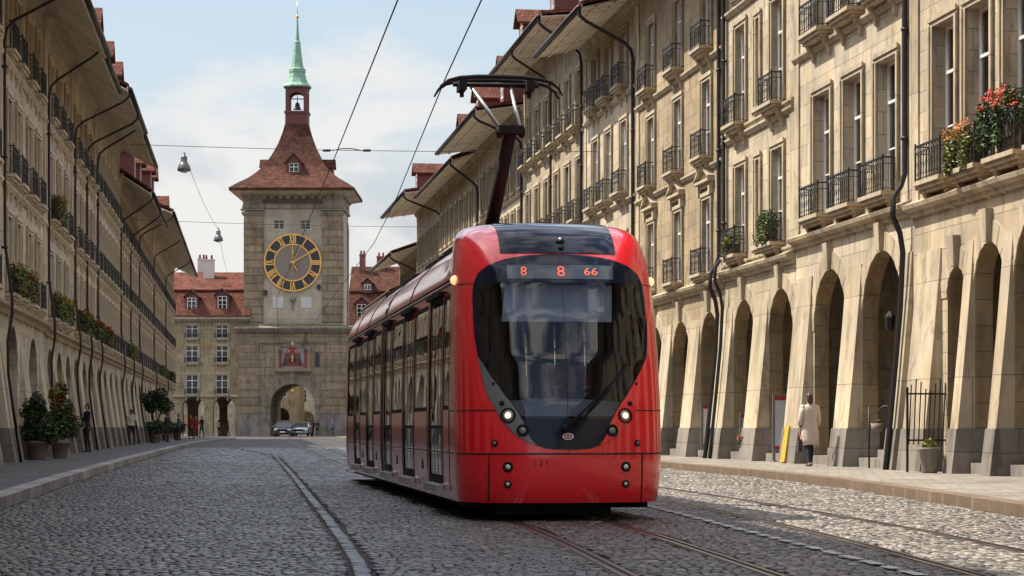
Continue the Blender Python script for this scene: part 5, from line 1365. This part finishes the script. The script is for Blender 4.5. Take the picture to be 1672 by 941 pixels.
# ---------------------------------------------------------------- people
def remesh(mb, vox, smooth=4):
    me = mb.mesh('tmp', []); o = bpy.data.objects.new('tmp', me); COL.objects.link(o)
    m = o.modifiers.new('r', 'REMESH'); m.mode = 'VOXEL'; m.voxel_size = vox; m.use_smooth_shade = True
    s = o.modifiers.new('s', 'SMOOTH'); s.factor = .5; s.iterations = smooth
    bpy.context.view_layer.update()
    out = bpy.data.meshes.new_from_object(o.evaluated_get(bpy.context.evaluated_depsgraph_get()))
    bpy.data.objects.remove(o); bpy.data.meshes.remove(me)
    return out
def person(label, loc, rz, H=1.66, top='darkcloth', legs='navycloth', shoes='darkcloth', hair='hair', coat=None, stride=.12, arm=(.1, .1), bend=(.15, .15), vox=.014, seated=False, hairlen=.18, group=None, reach=0.0):
    """faces local +y"""
    k = H/1.66; b = MB(); V3 = lambda x, y, z: Vector((x*k, y*k, z*k)); hz = .88
    def T(pts, r, n=12): b.tube([V3(*p) for p in pts], [q*k for q in r], n)
    def E(c, r): b.ell(V3(*c), tuple(q*k for q in r), 16, 12)
    zo = 0
    for s in (-1, 1):
        f = s*stride
        if seated: kn, an, toe = (s*.10, .42, .86), (s*.10, .44, .46), (s*.10, .58, .43)
        else: kn, an, toe = (s*.085, f*.55+.03, .47), (s*.08, f-.03, .09), (s*.095, f+.13, .03)
        hp = (s*.085, 0, hz)
        T([hp, tuple((np.array(hp)*.5+np.array(kn)*.5)+np.array((0, .01, 0))), kn], [.088, .072, .054]); E(kn, (.054, .056, .056))
        T([kn, tuple(np.array(kn)*.65+np.array(an)*.35+np.array((0, -.015, 0))), an], [.052, .054, .036]); E((an[0], an[1], an[2]), (.037, .042, .042))
        T([(an[0], an[1]-.045, an[2]-.05), (an[0], an[1]+.06, an[2]-.05), toe], [.032, .036, .026]); E((an[0], an[1]-.035, an[2]-.045), (.034, .036, .034))
    E((0, -.015, hz+.02), (.155, .115, .12)); E((0, 0, 1.03), (.125, .09, .14)); E((0, .0, 1.20), (.145, .095, .16)); E((0, -.005, 1.32), (.165, .085, .085))
    T([(0, -.01, 1.36), (0, .01, 1.47)], [.055, .047])
    E((0, .025, 1.565), (.072, .088, .105)); E((0, .045, 1.50), (.052, .062, .055))
    E((0, .112, 1.555), (.011, .018, .02)); E((0, .104, 1.515), (.022, .01, .007))
    for s in (-1, 1): E((s*.073, .012, 1.555), (.012, .02, .03)); E((s*.028, .102, 1.575), (.012, .008, .006))
    hands = []
    for i, s in enumerate((-1, 1)):
        sh = (s*.165, 0, 1.345); el = (s*.215, arm[i]*.5-.02, 1.075); wr = (s*.225, arm[i]+bend[i], .845)
        if seated or reach: el = (s*.235, .10, 1.10); wr = (s*.17, .36, 1.12)
        E(sh, (.062, .062, .062)); T([sh, tuple(np.array(sh)*.5+np.array(el)*.5), el], [.052, .046, .038]); T([el, tuple(np.array(el)*.6+np.array(wr)*.4), wr], [.037, .036, .025])
        d = (Vector(wr)-Vector(el)).normalized(); side = Vector((0, 1, 0)) if abs(d.y) < .8 else Vector((1, 0, 0)); w = Vector(wr)
        T([w, w+d*.05, w+d*.085], [.024, .030, .026]); hands.append((w+d*.09)*k)
        nrm = d.cross(side).normalized()
        for j in range(4):
            ln = (.062, .075, .07, .052)[j]; base_ = w+d*.08+side*(.024-.016*j); mid = base_+d*ln*.55+nrm*(-.006*s); tip = base_+d*ln*.95+nrm*(-.022*s)
            T([base_-d*.02, mid, tip], [.0085, .008, .006], 6)
        T([w+d*.03+side*.024, w+d*.062+side*.048, w+d*.092+side*.05], [.011, .009, .007], 6)
    me = remesh(b, vox, 3)
    mats = [M['skin'], M[top], M[legs], M[shoes]]
    for m in mats: me.materials.append(m)
    for p in me.polygons:
        c = p.center/k; mi = 1
        if c.z > 1.42 and abs(c.x) < .12: mi = 0
        elif abs(c.x) > .16 and c.z < .90 and not seated: mi = 0
        elif seated and c.y > .33 and c.z > 1.0: mi = 0
        elif c.z < .09 or (seated and c.z < .50): mi = 3
        elif c.z < .93: mi = 2
        p.material_index = mi; p.use_smooth = True
    o = link('person', me, None, loc, rz); tag(o, label, 'person', group)
    h = MB()
    def HE(c, r): h.ell(V3(*c), tuple(q*k for q in r), 16, 10)
    HE((0, .0, 1.595), (.082, .092, .088)); HE((0, -.035, 1.545), (.078, .06, .10))
    if hairlen > .1: HE((0, -.05, 1.50), (.07, .045, hairlen*.55))
    hm = remesh(h, max(.008, vox*.8), 2); hm.materials.append(M[hair]); link('hair', hm, o)
    if coat:
        c = MB(); rows = []
        for z, rx, ry, oy in ((1.415, .062, .058, 0), (1.40, .105, .07, 0), (1.37, .165, .088, 0), (1.30, .192, .112, 0), (1.2, .178, .118, 0), (1.05, .165, .112, 0), (.95, .178, .128, 0), (.84, .200, .150, 0), (.72, .212, .162, 0), (.60, .222, .172, 0), (.49, .228, .178, 0), (.485, .215, .165, 0)):
            rows.append([V3(rx*math.copysign(abs(math.cos(a))**.85, math.cos(a))*(1+.025*math.sin(a*7+z*2)*(z < .9)), oy+ry*math.sin(a), z+.012*math.sin(a*3)*(z < .52)) for a in np.linspace(0, 2*math.pi, 37)[:-1]])
        c.grid(rows, loop=True)
        for i, s in enumerate((-1, 1)):
            sh = (s*.16, 0, 1.34); el = (s*.222, arm[i]*.5-.02, 1.075); wr = (s*.226, (arm[i]+bend[i])*.55, .95)
            T2 = [V3(*q) for q in (sh, tuple(np.array(sh)*.5+np.array(el)*.5), el, wr)]; c.tube(T2, [.072*k, .066*k, .056*k, .054*k], 14)
            c.ell(V3(*sh), (.074*k, .074*k, .072*k), 14, 10)
        c.build('coat', M[coat], o)
    return o, hands
STREET_AWAY = math.atan2(-MR, 1)
wom, hands = person('woman seen from behind in a pale grey knee length coat, walking along the sunlit pavement', pR(13.95, 51.8, PH), STREET_AWAY+.05, 1.66, 'coat', 'navycloth', 'shoe', coat='coat', stride=.17, arm=(-.03, .08), bend=(.04, .10), vox=.008, hairlen=.16)
wm = Matrix.Translation(wom.location) @ Matrix.Rotation(wom.rotation_euler.z, 4, 'Z')
hb_ = thing('handbag', 'dark handbag with a red strap held in the woman\'s hand', 'bag', tuple(wm @ hands[0]))
b = MB(); b.hexa([(-.05, -.14, -.42), (.05, -.14, -.42), (.05, .14, -.42), (-.05, .14, -.42), (-.035, -.12, -.14), (.035, -.12, -.14), (.035, .12, -.14), (-.035, .12, -.14)]); b.build('bag_body', M['darkcloth'], hb_)
b = MB(); b.tube([(0, -.09, -.15), (0, -.07, -.04), (0, 0, .012), (0, .07, -.04), (0, .09, -.15)], .012, 6); b.build('strap', M['redpaint'], hb_)
person('tram driver in dark clothes seated behind the windscreen', tuple(Vector(pR(TX0, TY, .10)) + Matrix.Rotation(math.atan2(-MR, 1), 3, 'Z') @ Vector((.22, 1.5, .24))), math.atan2(-MR, 1)+math.pi, 1.7, 'redcloth', 'darkcloth', seated=True, vox=.012, hairlen=.05)
far = [('dark clad person standing by the pier past the two potted shrubs', -5.72, 79.0, 'darkcloth', 'darkcloth', 2.2), ('person in pale top standing among the far shaded piers', -5.6, 106, 'palecloth', 'darkcloth', 0), ('person in red standing before the far arcade of the shaded pavement', -4.3, 176, 'redcloth', 'redcloth', 3), ('dark clad person beside the one in red near the far arcade', -3.9, 178, 'darkcloth', 'navycloth', 2.5),
       ('person in dark clothes by the bush under the round topped tree', -4.7, 127, 'darkcloth', 'darkcloth', 1), ('person in blue jacket beyond the round topped tree', -4.6, 143, 'bluecloth', 'darkcloth', 2), ('person in dark red jacket at the end of the shaded pavement', -4.2, 158, 'redcloth', 'darkcloth', 2.6)]
for lb, x0, Y, tp, lg, r in far: person(lb, pL(x0, Y, PH), r, 1.7, tp, lg, vox=.03, hairlen=.08, stride=R.uniform(.03, .15))
for lb, xp, Y, tp, r in (('person in dark clothes standing at the gate beside the pale car', 518, 228, 'darkcloth', 0), ('person in red under the gate arch beside the pale car', 511, 233, 'redcloth', .5), ('person in pale shirt in the middle arch next to the clock tower', 357, 233, 'palecloth', 1), ('person in red dress in the middle arch next to the clock tower', 372, 234, 'redcloth', 2), ('dark clad person beside the tower gate pier next to the tram', 543, 227, 'bluecloth', 1)):
    person(lb, ((xp-836)/F_PX*Y, Y, 0), r, 1.7, tp, 'darkcloth', vox=.03, hairlen=.1)

# ---------------------------------------------------------------- cars at the gate
def car(label, x, Y, rz, paint, suv=1.0):
    t = thing('parked_car', label, 'car', (x, Y, 0), rz, 'cars at the tower gate')
    L, W = 4.3, 1.8; b = MB(); rows = []
    prof = [(-2.15, .35, .72), (-2.12, .30, .82), (-1.5, .25, .92), (-.9, .24, .96), (.0, .24, .97), (1.2, .24, .97), (1.9, .26, .95), (2.12, .32, .86), (2.15, .38, .74)]
    for y, z0, z1 in prof:
        w = W/2*(1-.10*(abs(y)/2.15)**4); rows.append([(-w*.9, y, z0), (-w, y, z0+.12), (-w, y, (z0+z1)/2), (-w*.97, y, z1-.04), (-w*.88, y, z1), (0, y, z1+.02), (w*.88, y, z1), (w*.97, y, z1-.04), (w, y, (z0+z1)/2), (w, y, z0+.12), (w*.9, y, z0)])
    b.grid(rows, loop=True); n = 11; o = len(b.v)-len(rows)*n; b.f += [tuple(o+i for i in range(n))[::-1], tuple(o+(len(rows)-1)*n+i for i in range(n))]; b.m += [0, 0]; b.sm += [False, False]
    bo_ = b.build('body', M[paint], t)
    h = 1.42*suv
    cab = [(-1.15, .95), (-.45, h-.03), (.4, h), (1.35, h-.08), (1.85, .97)]
    g = MB(); rows = []
    for y, z in cab: wr = .84 if z < 1.1 else .66; rows.append([(-.86, y*1.0, .94), (-wr, y, z-.04), (-wr*.9, y, z), (wr*.9, y, z), (wr, y, z-.04), (.86, y, .94)])
    g.grid(rows, smooth=False); g.build('glasshouse', M['carglass'], t)
    r = MB(); r.grid([[(-.68, y, z+.015), (-.60, y, z+.05), (.60, y, z+.05), (.68, y, z+.015)] for y, z in cab[1:4]]); 
    for s in (-1, 1):
        for y0, z0, y1, z1 in ((-1.15, .95, -.45, h), (.4, .95, .4, h), (1.85, .97, 1.35, h-.06)): r.tube([(s*.855, y0, z0), (s*.67, y1, z1)], .035, 6)
    r.build('roof', M[paint], t)
    for s in (-1, 1):
        for y in (-1.35, 1.35):
            w = MB(); w.lathe([(.20, -.1), (.31, -.1), (.335, -.07), (.335, .07), (.31, .1), (.20, .1)], (s*.80, y, .335), (1, 0, 0), 20); wo = w.build('wheel', M['tyre'], t)
            w = MB(); w.lathe([(.01, .06), (.06, .09), (.19, .085), (.205, .06), (.2, 0)], (s*.80, y, .335), (s, 0, 0), 16); w.build('rim', M['alu'], wo)
        l = MB(); l.box(*sorted((s*.82, s*.48)), -2.17, -2.05, .62, .76); l.build('headlight', M['lampg'], t)
        l = MB(); l.box(*sorted((s*.84, s*.55)), 2.02, 2.16, .70, .86); l.build('tail_light', M['redpaint'], t)
        l = MB(); l.ell((s*.98, -.75, 1.02), (.10, .06, .07)); l.build('mirror', M[paint], t)
    l = MB(); l.box(-.26, .26, -2.175, -2.14, .42, .53); l.build('number_plate', M['white'], t)
    l = MB(); l.box(-.6, .6, -2.17, -2.1, .56, .72); l.build('grille', M['black'], t)
    return t
car('dark grey car standing in the tower gate arch', (464-836)/F_PX*226, 226, .02, 'carA', 1.1)
car('pale silver blue car beside the dark grey one in the tower gate arch', (493-836)/F_PX*229, 229, -.05, 'carB', 1.0)

# ---------------------------------------------------------------- street furniture under the arcade
def stand(label, x0, Y, w, h, post, lean=0):
    t = thing('poster_stand', label, 'poster stand', pR(x0, Y, PH), STREET_AWAY)
    b = MB()
    for s in (-1, 1): b.box(s*w/2-.03, s*w/2+.03, -.03, .03, 0, h)
    b.box(-w/2+.03, w/2-.03, -.025, .025, h-.06, h); b.box(-w/2+.03, w/2-.03, -.025, .025, .25, .33); b.box(-w/2-.05, w/2+.05, -.2, .2, 0, .04); b.build('frame', M['greyp'], t)
    b = MB(); b.box(-w/2+.03, w/2-.03, -.028, .028, .33, .40); b.box(-w/2+.03, w/2-.03, -.028, .028, h-.16, h-.06); b.build('trim', M['redpaint'], t)
    b = MB(); b.box(-w/2+.03, w/2-.03, -.015, .015, .33, h-.06); b.build('panel', M[post], t)
stand('tall pale blue poster stand with red trim under the arch behind the walking woman', 15.15, 58.6, .62, 1.75, 'posterw')
stand('smaller pale poster stand with red trim, one arch beyond the taller one', 15.3, 63.0, .5, 1.3, 'posterw')
stand('white poster board with red edges under the arch beside the black downpipe', 15.2, 67.2, .6, 1.6, 'white')
for lb, x0, Y in (('red mailbox on a post under the arch behind the walking woman', 15.2, 60.0), ('red box on a post in the arch beside the smaller poster stand', 15.3, 64.0)):
    t = thing('red_box', lb, 'mailbox', pR(x0, Y, PH), STREET_AWAY); b = MB(); b.box(-.16, .16, -.13, .13, 1.0, 1.45); b.prism([(-.18, 1.45), (.18, 1.45), (0, 1.55)], 'y', -.14, .14); b.box(-.11, .11, -.14, -.13, 1.32, 1.36); b.build('box', M['redpaint'], t)
    b = MB(); b.lathe([(.04, 0), (.04, 1.0)], n=8); b.build('post', M['iron'], t)
for lb, x0, Y in (('red flowers in a tub in the arch just past the yellow painted pier', 14.75, 61.0), ('red flowers in a tub in the arch beside the black downpipe', 14.8, 65.2)):
    t = thing('potted_flowers', lb, 'potted plant', pR(x0, Y, PH)); b = MB(); b.lathe([(.15, 0), (.2, .35), (.22, .36), (.22, .4), (.01, .38)], n=12); b.build('pot', M['crate'], t)
    b = MB(); leaves(b, (0, 0, .55), (.26, .26, .2), 260, .05, (0, 1)); b.build('foliage', LEAF, t); b = MB(); blossoms(b, (0, 0, .55), (.26, .26, .22), 22, .06); b.build('flowers', M['petR'], t)
t = thing('handrail', 'thin iron handrail with a small hanging basket at the steps of the widest arch', 'handrail', pR(14.75, 49.9, PH), math.atan2(1, MR))
b = MB(); b.tube([(0, 0, 0), (0, 0, 1.35)], .022, 6); b.tube([(0, 0, 1.2), (-.35, -.05, 1.22), (-.75, -.1, 1.36), (-.8, -.6, 1.3), (-.8, -.6, 0)], .018, 6); b.tube([(0, 0, .85), (-.3, 0, 1.02), (-.7, -.05, 1.05)], .016, 6); b.build('rail', M['iron'], t)
b = MB(); b.lathe([(.02, 0), (.12, .05), (.15, .2), (.13, .2), (.1, .06)], (-.55, -.02, .78), n=12); b.build('basket', M['pot'], t)
t = thing('arcade_lantern', 'black lantern hanging inside the widest arch', 'lantern', pR(15.3, 50.2, 0)); b = MB(); b.lathe([(.02, 3.6), (.10, 3.5), (.115, 3.46), (.09, 3.2), (.03, 3.13)], n=6, smooth=False); b.tube([(0, 0, 3.58), (0, 0, 5.3)], .012, 5); b.build('lantern_body', M['iron'], t)
t = thing('iron_gate', 'leaning black iron railing in the narrow arch beside the big sloping pier', 'gate', pR(14.62, 45.45, PH), STREET_AWAY+.1)
b = MB()
for i in range(9): b.tube([(-.42+.105*i, 0, .55), (-.42+.105*i+.05, -.02, 1.75+.12*math.sin(i*1.3))], .014, 5)
for z in (.62, 1.55): b.box(-.46, .5, -.02, .02, z, z+.035)
for x in (-.45, .46): b.box(x-.02, x+.02, -.02, .02, 0, 1.7)
b.build('bars', M['iron'], t)
t = thing('stone_planter', 'grey stone planter with a dry plant at the foot of the narrow arch', 'planter', pR(14.28, 44.3, PH)); b = MB(); b.lathe([(.14, 0), (.16, .04), (.20, .45), (.22, .46), (.22, .5), (.17, .5), (.16, .4), (.01, .4)], n=14); b.build('pot', M['plinth'], t)
b = MB(); leaves(b, (0, 0, .55), (.14, .14, .12), 90, .05, (2,)); b.build('foliage', LEAF, t)

# ---------------------------------------------------------------- wires and hanging lamps
def wire(label, pts, r=.012, name='overhead_wire', extra=None):
    b = MB(); b.tube(pts, r, 6)
    if extra: extra(b)
    return tag(b.build(name, M['cable']), label, 'wire')
W1 = [(-25, 2.2), (0, 2.2), (25.2, 2.22), (40, 2.4), (85, 2.9), (120, 4.2), (160, 6.0), (228, 8.6)]
W2 = [(-25, 2.95), (0, 2.98), (25.2, 3.15), (31, 3.37), (48, 4.15), (59, 4.55), (85, 4.95), (120, 5.6), (160, 7.0), (228, 9.6)]
wire('contact wire passing beside the pantograph without touching it', [pR(x, y, 5.82) for y, x in W1], .0095)
wire('contact wire touching the tram pantograph', [pR(x, y, 5.815) for y, x in W2], .0095)
def sag(a, c, d, n=24): a, c = Vector(a), Vector(c); return [a+(c-a)*(i/n)-Vector((0, 0, d*4*(i/n)*(1-i/n))) for i in range(n+1)]
def clamp(c):
    c = Vector(c)
    def f(b):
        b.tube([c+Vector((-.55, 0, .02)), c+Vector((-.2, 0, .10)), c+Vector((.2, 0, .10)), c+Vector((.55, 0, .02))], .02, 6); b.lathe([(.03, -.16), (.05, -.1), (.05, .1), (.03, .16)], c+Vector((-.75, 0, .03)), (1, 0, 0), 8); b.lathe([(.03, -.16), (.05, -.1), (.05, .1), (.03, .16)], c+Vector((.75, 0, .03)), (1, 0, 0), 8)
    return f
s1a, s1b = pL(-4.55, 85, 11.62), pR(15.0, 85, 11.35)
wire('span wire crossing the street carrying the nearer hanging lamp', sag(s1a, s1b, .10), .012, extra=clamp((-6.2, 85, 11.36)))
s2a, s2b = pL(-6.3, 120, 12.0), pR(15.0, 120, 11.6)
wire('span wire crossing the street carrying the farther hanging lamp', sag(s2a, s2b, .12), .012)
wire('thin feed wire dipping from the nearer lamp to the farther lamp', sag((-12.3, 85, 11.3), (-15.55, 120, 11.5), .3), .009)
wire('thin feed wire from the farther lamp towards the tower', sag((-15.55, 120, 11.5), (-23.2, 186, 13.2), .4), .009)
for lb, x, Y, z, k in (('grey bell shaped street lamp hanging from the nearer span wire', -12.3, 85, 11.32, 1.), ('grey bell shaped street lamp hanging from the farther span wire', -15.55, 120, 11.55, .95)):
    t = thing('street_lamp', lb, 'street lamp', (x, Y, z), 0, 'hanging street lamps'); q = MB()
    q.lathe([(.02, .0), (.05, -.02), (.05, -.12), (.10, -.14), (.12, -.20), (.12, -.36), (.15, -.40), (.21, -.50), (.245, -.62), (.25, -.70), (.235, -.70), (.22, -.62), (.02, -.5)], n=20); q.build('lamp_shade', M['lampshade'], t)
    q = MB(); q.ell((0, 0, -.68), (.19, .19, .09)); q.build('diffuser', M['opal'], t)

# ---------------------------------------------------------------- sky, sun, camera
SUN_EL, SUN_AZ = rad(57), rad(-80)     # azimuth measured from +Y towards +X
w = bpy.data.worlds.new('World'); S.world = w; w.use_nodes = True; nt = w.node_tree; bg = nt.nodes['Background']
class WN(NT):
    def __init__(s): s.nt = nt
n = WN()
sky = n.n('ShaderNodeTexSky', sky_type='NISHITA'); sky.sun_disc = False; sky.sun_elevation = SUN_EL; sky.sun_rotation = SUN_AZ; sky.air_density = 1.0; sky.dust_density = 2.0; sky.ozone_density = 1.0
tc = n.n('ShaderNodeTexCoord').outputs['Generated']
sp = n.n('ShaderNodeSeparateXYZ'); n.l(tc, sp.inputs[0]); el = sp.outputs[2]
off = n.n('ShaderNodeVectorMath', operation='ADD'); n.l(n.scaled(tc, (1, 1, 2.4)), off.inputs[0]); off.inputs[1].default_value = (.37, 0, .21); v = off.outputs[0]
c1 = n.noise(v, 7.5, 9, .58, .35); c2 = n.noise(v, 21, 6, .6)
cov = n.ramp(el, (0., .80), (.075, .74), (.115, .60), (.15, .44), (.22, .38), (.4, .56), (1., .58))
dens = n.math('ADD', n.math('SUBTRACT', c1, 1.0), cov); dens = n.math('ADD', dens, n.math('MULTIPLY', n.math('SUBTRACT', c2, .5), .14))
fac = n.ramp(dens, (.0, 0.), (.16, .85)); lum = n.ramp(el, (.0, .38), (.20, .38), (.45, 1.12))  # clouds overhead, out of view, set brighter than the low sky to add fill
shade = n.mix(1., n.ramp(c1, (.40, (4.6, 5.1, 5.7)), (.50, (7.6, 7.7, 7.8)), (.58, (9.8, 9.5, 9.1))), lum, 'MULTIPLY')
haze = n.ramp(el, (.0, .92), (.12, .82), (.22, .65), (.5, 0.))
base = n.mix(haze, sky.outputs[0], n.ramp(el, (.0, (3.0, 3.15, 3.2)), (.10, (2.65, 2.95, 3.08)), (.2, (2.2, 2.62, 2.9))))
n.l(n.mix(n.math('MULTIPLY', fac, .92), base, shade), bg.inputs[0]); bg.inputs[1].default_value = .15
sl = bpy.data.lights.new('sun', 'SUN'); sl.energy = 4.8; sl.angle = rad(.53); sl.color = (1, .92, .80)
so = bpy.data.objects.new('sun', sl); COL.objects.link(so)
sd = Vector((math.sin(SUN_AZ)*math.cos(SUN_EL), math.cos(SUN_AZ)*math.cos(SUN_EL), math.sin(SUN_EL)))
so.rotation_euler = sd.to_track_quat('Z', 'Y').to_euler()
cd = bpy.data.cameras.new('camera'); co_ = bpy.data.objects.new('camera', cd); COL.objects.link(co_); S.camera = co_
co_.location = (0, 0, 1.05); co_.rotation_euler = (math.pi/2, 0, 0)
cd.sensor_fit = 'HORIZONTAL'; cd.sensor_width = 36; cd.lens = 36*F_PX/1672; cd.shift_y = (696-470.5)/1672; cd.clip_end = 5000; cd.clip_start = .1
S.view_settings.view_transform = 'Standard'; S.view_settings.look = 'None'; S.view_settings.exposure = .72; S.view_settings.gamma = 1
S.cycles.use_denoising = True; S.cycles.max_bounces = 7; S.cycles.transparent_max_bounces = 12; S.cycles.sample_clamp_indirect = 6
